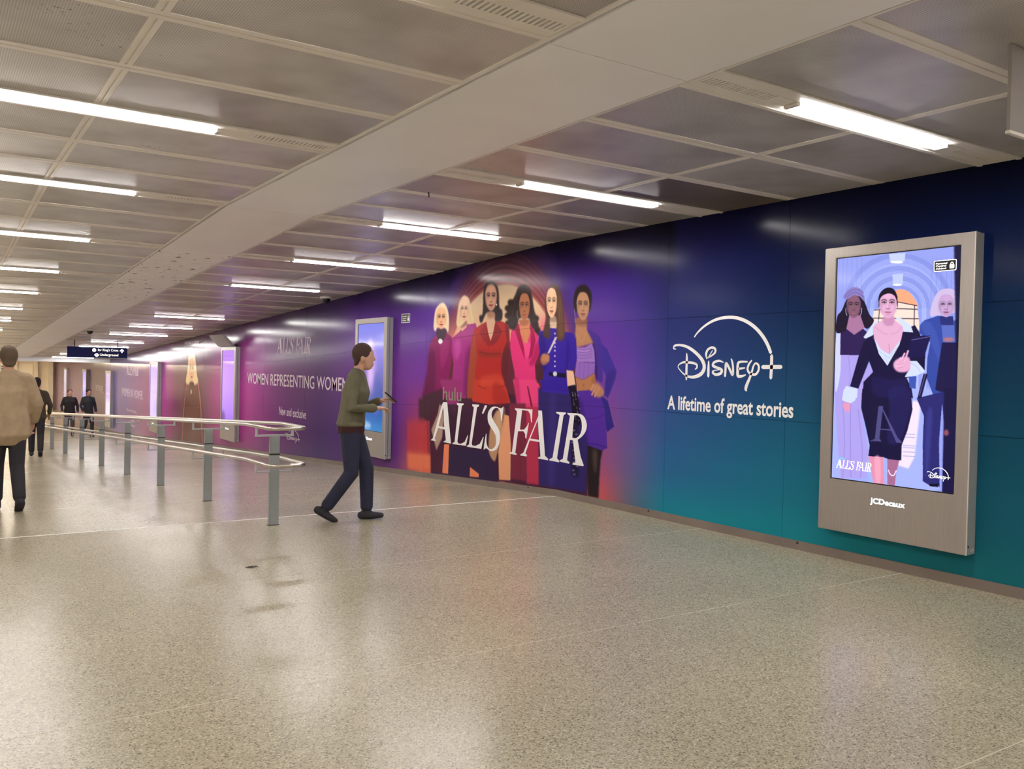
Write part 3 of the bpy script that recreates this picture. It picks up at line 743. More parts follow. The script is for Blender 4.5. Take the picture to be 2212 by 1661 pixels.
SCRIPT=[
 (0,[(6220,1857,7.4),(6171,1905,9.0),(6084,1962,11.3),(5977,2007,12.8),(5871,2028,14.3),(5756,2032,14.9),(5654,2016,15.5),(5552,1980,16.1),(5453,1921,16.7),(5373,1848,17.3),(5318,1776,17.2),(5277,1700,16.4)]),
 (0,[(5265,1670,16.4),(5264,1574,16.4),(5268,1473,16.4)]),
 (0,[(5364,1569,18.1),(5260,1570,17.9),(5157,1572,17.7)]),
 (0,[(6474,1738,4.2),(6506,1746,7.6),(6492,1772,11.0),(6419,1778,11.7),(6325,1762,14.1),(6232,1721,16.4),(6140,1659,17.9),(6089,1599,20.3),(6083,1542,21.1),(6123,1493,19.5),(6201,1465,16.4),(6280,1464,12.4),(6351,1489,8.3),(6410,1530,5.9),(6437,1559,5.0),(6422,1584,5.9),(6366,1606,10.0),(6297,1606,12.4),(6217,1598,11.5),(6178,1580,11.4),(6179,1553,9.8),(6203,1539,4.1)]),
 (0,[(6321,1694,6.6),(6317,1647,13.3),(6318,1556,14.9),(6318,1481,14.9),(6316,1435,9.9)]),
 (0,[(6023,1619,8.1),(6024,1551,14.5),(6023,1474,14.5)]),
 (0,[(6051,1641,4.8),(6059,1688,12.9),(6038,1730,12.1),(5987,1750,11.2),(5944,1736,12.8),(5943,1704,11.2),(5987,1672,8.0),(6046,1649,6.5)]),
 (0,[(6045,1644,3.2),(6009,1680,5.6),(5978,1722,4.8)]),
 (0,[(5835,1609,5.5),(5889,1623,10.3),(5952,1608,12.8),(5966,1576,13.6),(5908,1556,12.7),(5854,1537,14.3),(5866,1505,14.3),(5927,1491,12.8),(5968,1512,11.2),(5950,1529,6.4),(5886,1538,4.0)]),
 (0,[(5810,1479,11.8),(5806,1538,13.4),(5800,1601,13.4),(5755,1546,13.3),(5717,1492,13.3),(5713,1555,11.7),(5723,1609,10.9),(5739,1642,6.3)]),
 (0,[(5544,1616,7.7),(5610,1616,10.0),(5652,1602,13.2),(5656,1540,15.5),(5650,1485,15.5),(5605,1482,11.6),(5560,1495,6.2)]),
 (0,[(5648,1549,10.9),(5608,1554,9.3),(5572,1559,6.2)]),
 (0,[(5491,1629,6.1),(5522,1595,10.7),(5538,1549,11.5),(5511,1511,11.5),(5448,1500,11.4),(5412,1535,11.4),(5410,1581,10.6),(5442,1603,9.1),(5468,1580,9.1),(5486,1526,11.4),(5511,1465,13.8),(5543,1403,16.9),(5553,1364,15.4),(5541,1349,6.1)]),
]
SCREEN=[
 ('q',(150,160,236),6,100,[(4599,2586),(3474,2509),(3438,1364),(4558,1320)]),
 ('q',(142,153,230),3,100,[(4449,1325),(4473,2055),(4458,2172),(4410,2277),(4331,2364),(4230,2425),(4113,2458),(3991,2460),(3871,2434),(3761,2382),(3669,2308),(3598,2218),(3553,2117),(3535,2012),(3515,1361)]),
 ('s',(112,124,206),2,70,[(4459,2054),(4446,2168),(4399,2271),(4322,2355),(4223,2415),(4110,2447),(3990,2450),(3873,2424),(3767,2374),(3676,2302),(3607,2214),(3563,2115),(3546,2012)],3),
 ('s',(112,124,206),2,70,[(4446,2054),(4433,2164),(4387,2264),(4313,2347),(4217,2405),(4106,2436),(3990,2439),(3876,2414),(3772,2365),(3684,2295),(3616,2209),(3573,2113),(3556,2013)],3),
 ('s',(112,124,206),2,70,[(4433,2053),(4420,2161),(4376,2258),(4304,2338),(4210,2395),(4103,2425),(3990,2428),(3879,2405),(3777,2357),(3691,2288),(3625,2205),(3583,2111),(3567,2013)],3),
 ('q',(164,175,246),3,100,[(4393,1327),(4417,2052),(4404,2156),(4361,2250),(4292,2327),(4202,2382),(4098,2412),(3989,2415),(3882,2392),(3784,2346),(3701,2280),(3637,2199),(3596,2109),(3580,2014),(3560,1360)]),
 ('s',(112,124,206),2,70,[(4404,2052),(4392,2152),(4350,2243),(4283,2318),(4195,2372),(4095,2401),(3989,2404),(3885,2382),(3789,2337),(3708,2273),(3646,2195),(3606,2107),(3591,2014)],3),
 ('s',(112,124,206),2,70,[(4391,2051),(4379,2149),(4339,2237),(4274,2310),(4189,2362),(4091,2390),(3988,2393),(3887,2372),(3794,2328),(3716,2266),(3655,2190),(3617,2105),(3602,2015)],3),
 ('s',(112,124,206),2,70,[(4378,2051),(4367,2145),(4328,2231),(4265,2301),(4182,2352),(4088,2379),(3988,2382),(3890,2362),(3800,2320),(3723,2260),(3664,2186),(3627,2103),(3612,2015)],3),
 ('q',(148,160,234),3,100,[(4338,1329),(4361,2050),(4350,2138),(4313,2219),(4253,2285),(4174,2332),(4083,2358),(3987,2361),(3893,2342),(3806,2302),(3733,2246),(3676,2176),(3640,2098),(3626,2016),(3605,1358)]),
 ('s',(112,124,206),2,70,[(4348,2049),(4338,2135),(4302,2212),(4244,2276),(4168,2322),(4080,2347),(3987,2350),(3896,2332),(3812,2294),(3740,2239),(3685,2172),(3650,2096),(3637,2016)],3),
 ('s',(112,124,206),2,70,[(4336,2049),(4326,2131),(4291,2206),(4235,2268),(4161,2312),(4076,2337),(3987,2340),(3898,2322),(3817,2285),(3748,2232),(3695,2167),(3661,2094),(3647,2017)],3),
 ('s',(112,124,206),2,70,[(4323,2048),(4313,2127),(4280,2200),(4226,2259),(4155,2302),(4073,2326),(3986,2329),(3901,2312),(3822,2276),(3755,2226),(3704,2163),(3671,2092),(3658,2017)],3),
 ('q',(168,178,247),3,100,[(4283,1331),(4307,2047),(4297,2123),(4266,2192),(4214,2249),(4147,2290),(4069,2312),(3986,2315),(3904,2299),(3829,2265),(3765,2217),(3716,2157),(3684,2089),(3672,2018),(3651,1356)]),
 ('s',(112,124,206),2,70,[(4294,2047),(4285,2119),(4255,2185),(4205,2240),(4140,2280),(4065,2301),(3986,2304),(3907,2289),(3834,2257),(3773,2210),(3725,2152),(3695,2087),(3683,2019)],3),
 ('s',(112,124,206),2,70,[(4281,2046),(4273,2116),(4244,2179),(4196,2232),(4134,2270),(4062,2291),(3985,2294),(3910,2279),(3840,2248),(3780,2203),(3734,2148),(3705,2085),(3694,2019)],3),
 ('s',(112,124,206),2,70,[(4269,2046),(4261,2112),(4233,2173),(4187,2223),(4127,2260),(4058,2280),(3985,2283),(3912,2269),(3845,2239),(3788,2196),(3744,2143),(3715,2083),(3705,2020)],3),
 ('q',(146,158,232),3,100,[(4239,1333),(4262,2045),(4254,2112),(4227,2173),(4182,2224),(4124,2261),(4057,2281),(3985,2284),(3914,2271),(3848,2241),(3792,2198),(3749,2144),(3722,2084),(3711,2020),(3690,1355)]),
 ('s',(112,124,206),2,70,[(4249,2045),(4242,2109),(4216,2167),(4173,2216),(4118,2251),(4053,2271),(3985,2274),(3917,2260),(3854,2232),(3800,2191),(3759,2139),(3732,2081),(3722,2020)],3),
 ('s',(112,124,206),2,70,[(4237,2044),(4230,2105),(4205,2161),(4164,2208),(4111,2241),(4050,2260),(3984,2263),(3919,2250),(3859,2223),(3808,2184),(3768,2135),(3743,2079),(3733,2021)],3),
 ('s',(112,124,206),2,70,[(4224,2044),(4218,2102),(4194,2155),(4155,2199),(4105,2231),(4046,2249),(3984,2252),(3922,2240),(3865,2215),(3815,2177),(3777,2130),(3753,2077),(3744,2021)],3),
 ('q',(168,180,248),3,100,[(4199,1334),(4222,2043),(4215,2100),(4192,2152),(4153,2195),(4103,2226),(4046,2243),(3984,2246),(3922,2235),(3866,2209),(3817,2173),(3779,2127),(3755,2076),(3746,2022),(3725,1353)]),
 ('s',(112,124,206),2,70,[(4209,2043),(4203,2097),(4181,2146),(4145,2186),(4097,2216),(4042,2233),(3983,2236),(3925,2225),(3871,2201),(3825,2166),(3789,2123),(3766,2074),(3757,2022)],3),
 ('s',(112,124,206),2,70,[(4197,2042),(4191,2093),(4170,2140),(4136,2178),(4091,2206),(4039,2222),(3983,2225),(3928,2214),(3876,2192),(3832,2159),(3798,2118),(3777,2071),(3768,2023)],3),
 ('s',(112,124,206),2,70,[(4185,2042),(4179,2090),(4159,2133),(4127,2170),(4085,2196),(4035,2212),(3983,2214),(3930,2204),(3882,2183),(3840,2152),(3808,2113),(3787,2069),(3779,2023)],3),
 ('q',(146,158,234),3,100,[(4159,1336),(4182,2042),(4176,2089),(4157,2132),(4125,2168),(4083,2194),(4035,2209),(3983,2212),(3931,2202),(3883,2181),(3842,2151),(3810,2112),(3790,2069),(3782,2023),(3760,1352)]),
 ('s',(112,124,206),2,70,[(4170,2041),(4165,2085),(4146,2126),(4116,2160),(4077,2185),(4031,2199),(3982,2201),(3934,2192),(3888,2173),(3849,2144),(3820,2108),(3800,2067),(3793,2024)],3),
 ('s',(112,124,206),2,70,[(4158,2040),(4153,2082),(4135,2120),(4107,2152),(4071,2175),(4028,2188),(3982,2190),(3936,2182),(3894,2164),(3857,2137),(3829,2103),(3811,2065),(3804,2024)],3),
 ('s',(112,124,206),2,70,[(4145,2040),(4141,2079),(4125,2114),(4099,2143),(4064,2165),(4024,2177),(3982,2180),(3939,2172),(3899,2155),(3865,2130),(3839,2098),(3822,2062),(3815,2025)],3),
 ('q',(172,184,248),3,100,[(4129,1337),(4151,2040),(4147,2079),(4130,2115),(4103,2145),(4067,2167),(4026,2179),(3982,2181),(3937,2173),(3896,2156),(3861,2131),(3834,2099),(3816,2063),(3809,2024),(3788,1351)]),
 ('s',(112,124,206),2,70,[(4139,2040),(4135,2076),(4119,2109),(4094,2137),(4061,2157),(4023,2168),(3981,2171),(3940,2163),(3902,2147),(3869,2124),(3843,2094),(3827,2060),(3821,2025)],3),
 ('s',(112,124,206),2,70,[(4127,2039),(4123,2072),(4109,2103),(4086,2128),(4055,2147),(4019,2158),(3981,2160),(3943,2153),(3907,2138),(3877,2117),(3853,2089),(3838,2058),(3832,2025)],3),
 ('s',(112,124,206),2,70,[(4115,2039),(4111,2069),(4098,2097),(4077,2120),(4049,2137),(4016,2147),(3981,2149),(3945,2143),(3913,2130),(3884,2110),(3863,2084),(3849,2056),(3843,2026)],3),
 ('s',(118,130,212),3,60,[(4519,2472),(4521,1943)],4),
 ('s',(118,130,212),3,60,[(4481,2469),(4483,1942)],4),
 ('s',(118,130,212),3,60,[(4444,2465),(4445,1941)],4),
 ('s',(118,130,212),3,60,[(4398,2461),(4399,1939)],4),
 ('s',(118,130,212),3,60,[(4352,2456),(4353,1938)],4),
 ('s',(118,130,212),3,60,[(4306,2452),(4308,1936)],4),
 ('s',(118,130,212),3,60,[(3711,2396),(3711,1917)],4),
 ('s',(118,130,212),3,60,[(3672,2392),(3673,1915)],4),
 ('s',(118,130,212),3,60,[(3634,2389),(3634,1914)],4),
 ('s',(118,130,212),3,60,[(3596,2385),(3596,1913)],4),
 ('s',(118,130,212),3,60,[(3558,2382),(3558,1912)],4),
 ('q',(196,206,255),6,100,[(4070,2457),(3930,2451),(3935,2391),(4055,2390)]),
 ('p',(255,255,255),2,100,[(3946,2382),(3949,2380),(3958,2377),(3973,2377),(3991,2377),(4010,2379),(4028,2382),(4043,2385),(4053,2389),(4056,2392),(4053,2395),(4044,2397),(4029,2398),(4010,2397),(3992,2396),(3973,2393),(3958,2390),(3949,2386)]),
 ('q',(190,200,255),6,100,[(4035,2296),(3943,2296),(3945,2213),(4025,2214)]),
 ('p',(255,255,255),2,100,[(3951,2209),(3953,2207),(3960,2205),(3971,2203),(3984,2204),(3997,2204),(4011,2206),(4022,2209),(4029,2212),(4031,2214),(4029,2217),(4022,2218),(4011,2220),(3998,2220),(3984,2219),(3971,2217),(3960,2214),(3954,2211)]),
 ('p',(250,168,128),3,100,[(4018,2157),(3961,2176),(3886,2147),(3829,2070),(3823,2040),(4008,2086)]),
 ('q',(246,222,208),3,100,[(4016,2088),(3823,2044),(3800,1919),(3800,1860),(4200,1917),(4186,2026),(4125,2039)]),
 ('s',(60,44,66),2,100,[(4016,2088),(3823,2044)],7),
 ('s',(60,44,66),2,100,[(4186,2026),(4006,2030),(3817,2016)],7),
 ('s',(60,44,66),2,100,[(4188,1964),(3807,1945)],7),
 ('s',(60,44,66),2,100,[(3842,2045),(3841,1876)],7),
 ('s',(60,44,66),2,100,[(4138,2032),(4144,1931)],7),
 ('q',(164,176,244),20,100,[(4564,1396),(3497,1429),(3489,668),(4540,660)]),
 ('q',(150,164,240),30,50,[(4370,1232),(4237,1239),(4190,659),(4352,657)]),
 ('q',(238,222,242),10,100,[(3912,999),(3832,1331),(3767,1318),(3804,904),(3853,810),(3942,827)]),
 ('s',(130,130,206),3,60,[(3906,1071),(3807,1074)],6),
 ('s',(130,130,206),3,60,[(3905,1047),(3806,1050)],6),
 ('s',(130,130,206),3,60,[(3903,983),(3804,987)],6),
 ('s',(130,130,206),3,60,[(3902,967),(3804,971)],6),
 ('s',(130,130,206),3,60,[(3901,935),(3803,939)],6),
 ('s',(130,130,206),3,60,[(3900,903),(3802,908)],6),
 ('q',(172,158,232),6,100,[(4484,1678),(4313,1674),(4235,1618),(4179,1540),(4172,1336),(4527,1322)]),
 ('q',(172,158,232),5,100,[(4532,1397),(4278,1405),(4260,1154),(4198,908),(4217,696),(4448,669),(4488,968)]),
 ('s',(140,124,206),8,60,[(4374,1351),(4369,1063),(4353,691)],8),
 ('s',(140,124,206),8,60,[(4451,1314),(4421,974),(4431,673)],8),
 ('s',(140,124,206),8,60,[(4303,1236),(4254,903),(4266,692)],8),
 ('s',(132,118,196),4,60,[(4409,1666),(4384,1489),(4407,1343)],5),
 ('p',(206,208,244),3,100,[(4523,1853),(4489,1853),(4479,1536),(4521,1372),(4532,1698)]),
 ('q',(46,28,82),6,100,[(4489,1853),(4423,1885),(4359,1837),(4286,1889),(4233,1847),(4213,1776),(4313,1672),(4485,1674)]),
 ('c',(30,20,44),4,100,[(4428,2134),(4481,2039),(4526,1984),(4527,1854),(4420,1887),(4400,1979),(4318,1976),(4287,1908),(4234,1882),(4183,1944),(4227,1996),(4275,2101),(4314,2143)]),
 ('q',(168,116,156),4,100,[(4410,1996),(4309,1992),(4266,1891),(4359,1835),(4434,1885)]),
 ('f',(132,88,110),(170,106,136),(26,18,36),[(4372,2065),(4306,2062),(4375,2159)],0),
 ('c',(136,122,190),3,100,[(4472,2140),(4433,2198),(4371,2220),(4300,2190),(4272,2101),(4323,2144),(4369,2156),(4431,2127)]),
 ('s',(100,88,158),3,80,[(4462,2152),(4371,2202),(4288,2173)],6),
 ('s',(100,88,158),3,80,[(4443,2142),(4361,2178),(4278,2133)],6),
 ('s',(230,220,240),2,100,[(4444,2054),(4443,2021),(4432,1995)],4),
 ('s',(230,220,240),2,100,[(4297,2047),(4298,2015),(4306,1992)],4),
 ('q',(52,72,160),6,100,[(3651,1962),(3759,1933),(3793,1897),(3796,1837),(3707,1769),(3725,1658),(3730,1510),(3663,1356),(3485,1363),(3500,1946),(3536,1911)]),
 ('p',(70,92,180),14,60,[(3789,1897),(3711,1917),(3637,1768),(3625,1621),(3707,1769)]),
 ('q',(88,106,190),6,100,[(3627,1914),(3529,1925),(3515,1766),(3607,1767)]),
 ('q',(28,22,70),6,100,[(3614,1764),(3498,1762),(3485,1363),(3657,1415),(3633,1621)]),
 ('q',(40,46,116),6,100,[(3643,1958),(3537,1954),(3528,1889),(3626,1892)]),
 ('c',(206,186,226),4,100,[(3713,1965),(3707,2035),(3671,2121),(3619,2156),(3536,2145),(3518,2054),(3523,1982),(3651,1966)]),
 ('f',(196,160,206),(160,96,140),(150,124,168),[(3591,2033),(3531,2030),(3593,2117)],0),
 ('q',(42,40,110),6,100,[(3803,1348),(3497,1429),(3493,669),(3578,666),(3608,711),(3666,699),(3733,729),(3743,1028),(3740,1217)]),
 ('p',(64,66,150),20,60,[(3716,1226),(3676,1267),(3682,955),(3701,750),(3721,873)]),
 ('q',(150,160,236),4,100,[(3600,1318),(3579,1157),(3581,964),(3581,668),(3599,685),(3615,1039)]),
 ('q',(18,14,36),3,100,[(3679,717),(3608,726),(3611,700),(3678,698)]),
 ('q',(18,14,46),8,92,[(3546,2474),(3473,2481),(3438,1364),(3489,1362)]),
 ('q',(20,16,56),10,85,[(3588,1426),(3482,1429),(3481,662),(3578,664)]),
 ('p',(214,120,100),16,70,[(3525,1784),(3527,1779),(3534,1774),(3545,1771),(3558,1769),(3573,1769),(3586,1771),(3597,1775),(3605,1780),(3607,1786),(3605,1791),(3598,1796),(3586,1799),(3574,1801),(3559,1801),(3546,1798),(3535,1795),(3527,1790)]),  # this spot and the next: glass reflections painted into the picture
 ('p',(200,100,110),10,70,[(3543,1106),(3543,1098),(3547,1091),(3552,1085),(3558,1082),(3564,1081),(3571,1084),(3576,1089),(3580,1095),(3581,1103),(3580,1111),(3577,1118),(3572,1124),(3566,1127),(3559,1128),(3553,1125),(3548,1120),(3544,1113)]),
 ('q',(206,216,246),6,100,[(4424,1423),(4313,1404),(4317,1330),(4453,1324)]),
 ('q',(206,216,246),6,100,[(4442,1400),(4320,1403),(4332,1310),(4372,1283),(4457,1305)]),
 ('p',(226,150,186),8,100,[(4445,1280),(4380,1283),(4382,1223),(4409,1213),(4437,1237)]),
 ('q',(22,15,58),6,100,[(4189,1838),(4271,1778),(4315,1658),(4384,1421),(4307,1404),(4217,1625),(4179,1540),(4261,1460),(4268,1332),(3832,1349),(3847,1424),(3890,1497),(3745,1545),(3742,1695),(3794,1837),(3833,1898),(3902,1877),(4006,1773),(4134,1775)]),
 ('q',(22,16,56),6,100,[(4272,1405),(3856,1418),(3833,1260),(3870,1098),(3914,982),(3915,868),(3996,860),(4068,878),(4199,873),(4190,959),(4233,1114),(4277,1254)]),
 ('p',(40,36,104),30,55,[(4031,1412),(3865,1417),(3851,1259),(3930,1013),(4036,1005),(4026,1250)]),
 ('p',(36,30,96),30,50,[(4178,1501),(4039,1480),(3889,1484),(3935,1361),(4155,1353)]),
 ('s',(70,62,140),3,70,[(4197,1823),(4114,1689),(4055,1588)],4),
 ('q',(226,142,172),4,100,[(4199,873),(4068,878),(4050,667),(4145,661)]),
 ('q',(166,104,142),4,100,[(4032,865),(3930,867),(3953,769),(3963,669),(4025,667)]),
 ('p',(244,176,200),16,60,[(4141,864),(4095,868),(4089,672),(4125,667)]),
 ('s',(240,232,250),3,100,[(4020,782),(4003,751),(3974,746),(3953,785)],8),
 ('q',(226,172,206),6,100,[(4191,1909),(4105,1945),(4090,1991),(4013,1988),(4003,1941),(3927,1886),(3944,1791),(4037,1679),(4115,1716),(4179,1803)]),
 ('p',(190,130,170),14,70,[(4106,1968),(4012,1965),(4019,1904),(4087,1906)]),
 ('s',(186,126,160),5,80,[(4048,1758),(4039,1689)],6),
 ('s',(196,136,170),8,50,[(4173,1893),(4102,1844),(4059,1835)],7),
 ('s',(196,136,170),8,50,[(3943,1886),(3983,1845),(4033,1835)],7),
 ('q',(208,218,246),6,100,[(4179,1807),(4115,1718),(4037,1679),(3947,1793),(3959,1749),(4055,1590),(4131,1680)]),
 ('s',(166,176,214),3,70,[(4132,1705),(4044,1650)],4),
 ('s',(166,176,214),3,70,[(3980,1727),(4044,1650)],4),
 ('s',(166,176,214),3,70,[(4079,1666),(4052,1611)],4),
 ('q',(208,218,246),6,100,[(4273,1815),(4181,1932),(4130,1955),(4192,1893),(4188,1830),(4257,1803)]),
 ('q',(208,218,246),6,100,[(4004,1966),(3952,1955),(3868,1899),(3847,1844),(3926,1851),(3933,1886)]),
 ('q',(28,20,36),4,100,[(4147,2040),(4149,2126),(4121,2171),(4070,2194),(4019,2180),(3986,2124),(3979,2032),(4017,2126),(4094,2146)]),
 ('f',(226,170,206),(214,130,170),(60,40,60),[(4065,2066),(3987,2062),(4068,2174)],0),
 ('p',(28,20,36),4,100,[(4148,2087),(4142,2149),(4096,2191),(4036,2190),(3997,2148),(3981,2063),(4009,2126),(4061,2150),(4120,2132)]),
 ('q',(26,20,74),6,100,[(3866,1792),(3827,1819),(3704,1816),(3749,1664),(3888,1649)]),
 ('s',(150,150,210),2,100,[(3858,1786),(3708,1809)],3),
 ('q',(208,218,246),6,100,[(3886,1629),(3811,1628),(3737,1550),(3824,1510),(3906,1505),(3867,1567)]),
 ('s',(150,160,204),3,70,[(3869,1613),(3812,1590),(3778,1546)],4),
 ('p',(228,168,204),8,100,[(3993,1627),(3928,1658),(3870,1649),(3869,1556),(3957,1542),(4002,1581)]),
 ('s',(236,180,212),2,100,[(3910,1627),(3884,1703)],14),
 ('s',(236,180,212),2,100,[(3943,1627),(3912,1684)],14),
 ('s',(236,180,212),2,100,[(3976,1612),(3944,1650)],14),
 ('s',(236,180,212),2,100,[(3983,1585),(3926,1597)],14),
 ('s',(186,122,166),2,80,[(3964,1620),(3931,1631)],3),
 ('s',(186,122,166),2,80,[(3967,1597),(3922,1606)],3),
 ('s',(186,122,166),2,80,[(3962,1572),(3917,1582)],3),
 ('s',(186,122,166),2,80,[(3919,1635),(3899,1673)],3),
 ('q',(60,84,176),4,100,[(3872,1507),(3809,1516),(3813,1418),(3863,1424)]),
 ('q',(24,18,66),4,100,[(3754,1531),(3719,1532),(3764,1352),(3796,1350)]),
 ('s',(160,140,196),2,100,[(3738,1528),(3781,1367)],3),
 ('q',(88,84,140),3,85,[(4122,1274),(4081,1276),(4106,1024),(4088,999),(4193,994),(4146,1014)]),
 ('q',(88,84,140),3,85,[(4091,1251),(4080,1251),(3948,1036),(3904,1002),(3958,999),(3973,1026)]),
 ('q',(88,84,140),3,85,[(4112,1097),(3990,1098),(3990,1091),(4111,1089)]),
]

# ------------------------------------------------------------ materials
mat_terrazzo()
mat_panel('tile', (205, 200, 196))
mat_panel('tile_sooty', (138, 124, 108))
M_ = dict(
    rib=mat('rib', (234, 228, 219), .45, var=.05, vscale=2),
    beam=mat('beam', (246, 245, 245), .42, var=.03, vscale=1.2),
    beam_old=mat('beam_old', (251, 248, 248), .5, var=.05, vscale=6),
    gap=mat('gap', (70, 60, 52), .8),
    void=mat('void', (24, 22, 20), .9),
    strip=mat('strip', (206, 198, 176), .35), bright_strip=mat('bright_strip', (250, 246, 236), .35),
    skirt=mat('skirt', (128, 114, 106), .45, var=.10, vscale=2.5),
    cream=mat('cream', (226, 219, 208), .6, var=.04),
    cream_lit=mat('cream_lit', (232, 222, 204), .55, var=.04),
    steel=mat('steel', (172, 164, 158), .36, metal=.55, var=.05, vscale=5, stretch=(1, 40, 1)),
    steel_side=mat('steel_side', (172, 174, 174), .42, metal=.15, var=.04),
    rail=mat('rail', (206, 198, 190), .3, metal=1.0),
    post=mat('post', (156, 162, 163), .36, metal=.25, var=.04),
    black=mat('black', (14, 13, 16), .25),
    dark=mat('dark', (30, 28, 30), .5),
    white_ink=mat('white_ink', (255, 254, 255), .45, spec=.3),
    pale_ink=mat('pale_ink', (232, 214, 230), .45, spec=.1),
    green_ink=mat('green_ink', (128, 148, 104), .4),
    navy=mat('navy', (22, 26, 92), .5, spec=.2),
    glow=mat('glow', (250, 250, 250), .4, emit=(255, 252, 244), estr=1.4),
    glow_blue=mat('glow_blue', (240, 248, 255), .4, emit=(232, 246, 255), estr=1.25),
    teal_glow=mat('teal_glow', (60, 190, 200), .4, emit=(70, 200, 210), estr=1.0),
    tube=mat('tube', (255, 250, 240), .4, emit=(255, 251, 248), estr=LAMP),
    tube_fill=mat('tube_fill', (255, 240, 215), .4, emit=(255, 236, 205), estr=LAMP_FILL),
    tube_off=mat('tube_off', (200, 192, 180), .4),
    grey_box=mat('grey_box', (150, 142, 138), .5, var=.03),
    camera_white=mat('camera_white', (210, 204, 196), .4),
)
add_specks(MATS['beam_old'])
M_ink = mat_attr('vinyl_print', 0.17, 0.06)
M_scr = mat_attr('screen_light', 0.1, 0.12, emission=1.15)

# ------------------------------------------------------------ floor
floor = tag(empty('floor'), kind='structure')
SL = [-3.0, -0.26, 1.84, 3.94, 6.04, YF]
while SL[-1] < YE - 2.2: SL.append(SL[-1] + 2.1)
SL += [YE, 45.0, 51.0, 58.0]
for a, b in zip(SL[:-1], SL[1:]):
    g = 0.004
    za, zb = hf(a), hf(b)
    v = [(XL, a + g, za - .05), (XW, a + g, za - .05), (XW, b - g, zb - .05), (XL, b - g, zb - .05),
         (XL, a + g, za), (XW, a + g, za), (XW, b - g, zb), (XL, b - g, zb)]
    link('terrazzo_slab', mesh('terrazzo_slab', v, BOXF), floor, MATS['terrazzo'])
for y in SL[1:-1]:
    w = 0.012 if abs(y - YF) < .01 else 0.0042
    z = hf(y) + (0.0004 if w > .01 else -0.0006)
    link('divider_strip', mesh('divider_strip', boxv((XL, y - w, z - .04), (XW, y + w, z)), BOXF), floor, M_['bright_strip' if w > .01 else 'strip'])

# ------------------------------------------------------------ ceiling
ceiling = tag(empty('ceiling'), kind='structure')
YS = [-2.1, 0.6, 3.3, 6.03, 8.72, 11.45, 14.32, 17.15, 20.05, 22.9, 25.65, 28.85, 31.3, 33.7, 36.1, 38.6]
BAYS = {'right': (3.325, 4.815, 6.262, 0.0), 'left': (-0.715, 0.84, 2.365, -0.10)}
def on_ceiling(y):
    return hc(y), (RAMP if y > YC else 0.0)
_tile = {}
def tile_mesh(w, l, sooty=False):
    k = (round(w, 2), round(l, 2), sooty)
    if k not in _tile:
        me = mesh('ceiling_tile', boxv((-k[0] / 2, -k[1] / 2, 0), (k[0] / 2, k[1] / 2, .02)), BOXF)
        me.materials.append(MATS['tile_sooty' if sooty else 'tile']); _tile[k] = me
    return _tile[k]
_rib = {}
def rib_mesh(w, l):
    k = (round(w, 2), round(l, 3))
    if k not in _rib:
        mb = MB(); h = l / 2
        mb.box((-w / 2, -h, 0), (w / 2, -h * .12, .03)); mb.box((-w / 2, h * .12, 0), (w / 2, h, .03)); mb.box((-w / 2, -h * .12, .006), (w / 2, h * .12, .03))
        me = mesh('ceiling_rib', mb.v, mb.f); me.materials.append(M_['rib']); _rib[k] = me
    return _rib[k]
def lrib_mesh(l):
    k = ('l', round(l, 2))
    if k not in _rib:
        mb = MB()
        mb.box((-.032, -l / 2, 0), (-.005, l / 2, .03)); mb.box((.005, -l / 2, 0), (.032, l / 2, .03)); mb.box((-.005, -l / 2, .007), (.005, l / 2, .03))
        me = mesh('ceiling_rib', mb.v, mb.f); me.materials.append(M_['rib']); _rib[k] = me
    return _rib[k]
TW = 0.152   # half width of a light tray
RW = 0.105   # rib width
for bay, (x0, xm, x1, dy) in BAYS.items():
    for ya, yb in zip(YS[:-1], YS[1:]):
        ya, yb = ya + dy, yb + dy
        lo, hi = ya + TW, yb - TW
        pl = (hi - lo - 2 * RW) / 3
        for k in range(3):
            yc = lo + pl / 2 + k * (pl + RW)
            z, r = on_ceiling(yc)
            for xa, xb in ((x0, xm - .03), (xm + .03, x1)):
                sooty = bay == 'right' and xa > 4 and abs(yc - 5.5) < .3
                link('ceiling_tile', tile_mesh(xb - xa + .02, pl + .02, sooty), ceiling, None, ((xa + xb) / 2, yc, z + .004), (r, 0, 0))
            link('ceiling_rib', lrib_mesh(pl), ceiling, None, (xm, yc, z), (r, 0, 0))
            if k < 2:
                yr = yc + pl / 2 + RW / 2
                z, r = on_ceiling(yr)
                link('ceiling_rib', rib_mesh(x1 - x0, RW), ceiling, None, ((x0 + x1) / 2, yr, z), (r, 0, 0))
# the flat beam between the bays, in lengths, and its edge trims
BJ = [-3.0, 3.37, YC, 11.5, 17.35, 23.7, 29.7, YE]
for a, b in zip(BJ[:-1], BJ[1:]):
    za, zb = hc(a), hc(b); d = .004 if a == 11.5 else 0
    v = [(2.412, a + .003, za + d - .006), (3.296, a + .003, za + d - .006), (3.296, b - .003, zb + d - .006), (2.412, b - .003, zb + d - .006),
         (2.412, a + .003, za + .03), (3.296, a + .003, za + .03), (3.296, b - .003, zb + .03), (2.412, b - .003, zb + .03)]
    link('beam_panel', mesh('beam_panel', v, BOXF), ceiling, M_['beam_old' if a == 11.5 else 'beam'])
for xa, xb, dz in ((2.366, 2.392, -.004), (3.308, 3.326, -.004)):
    for a, b in ((-3.0, YC), (YC, YE)):
        za, zb = hc(a) + dz, hc(b) + dz
        v = [(xa, a, za), (xb, a, za), (xb, b, zb), (xa, b, zb), (xa, a, za + .05), (xb, a, za + .05), (xb, b, zb + .05), (xa, b, zb + .05)]
        link('edge_trim', mesh('edge_trim', v, BOXF), ceiling, M_['rib'])
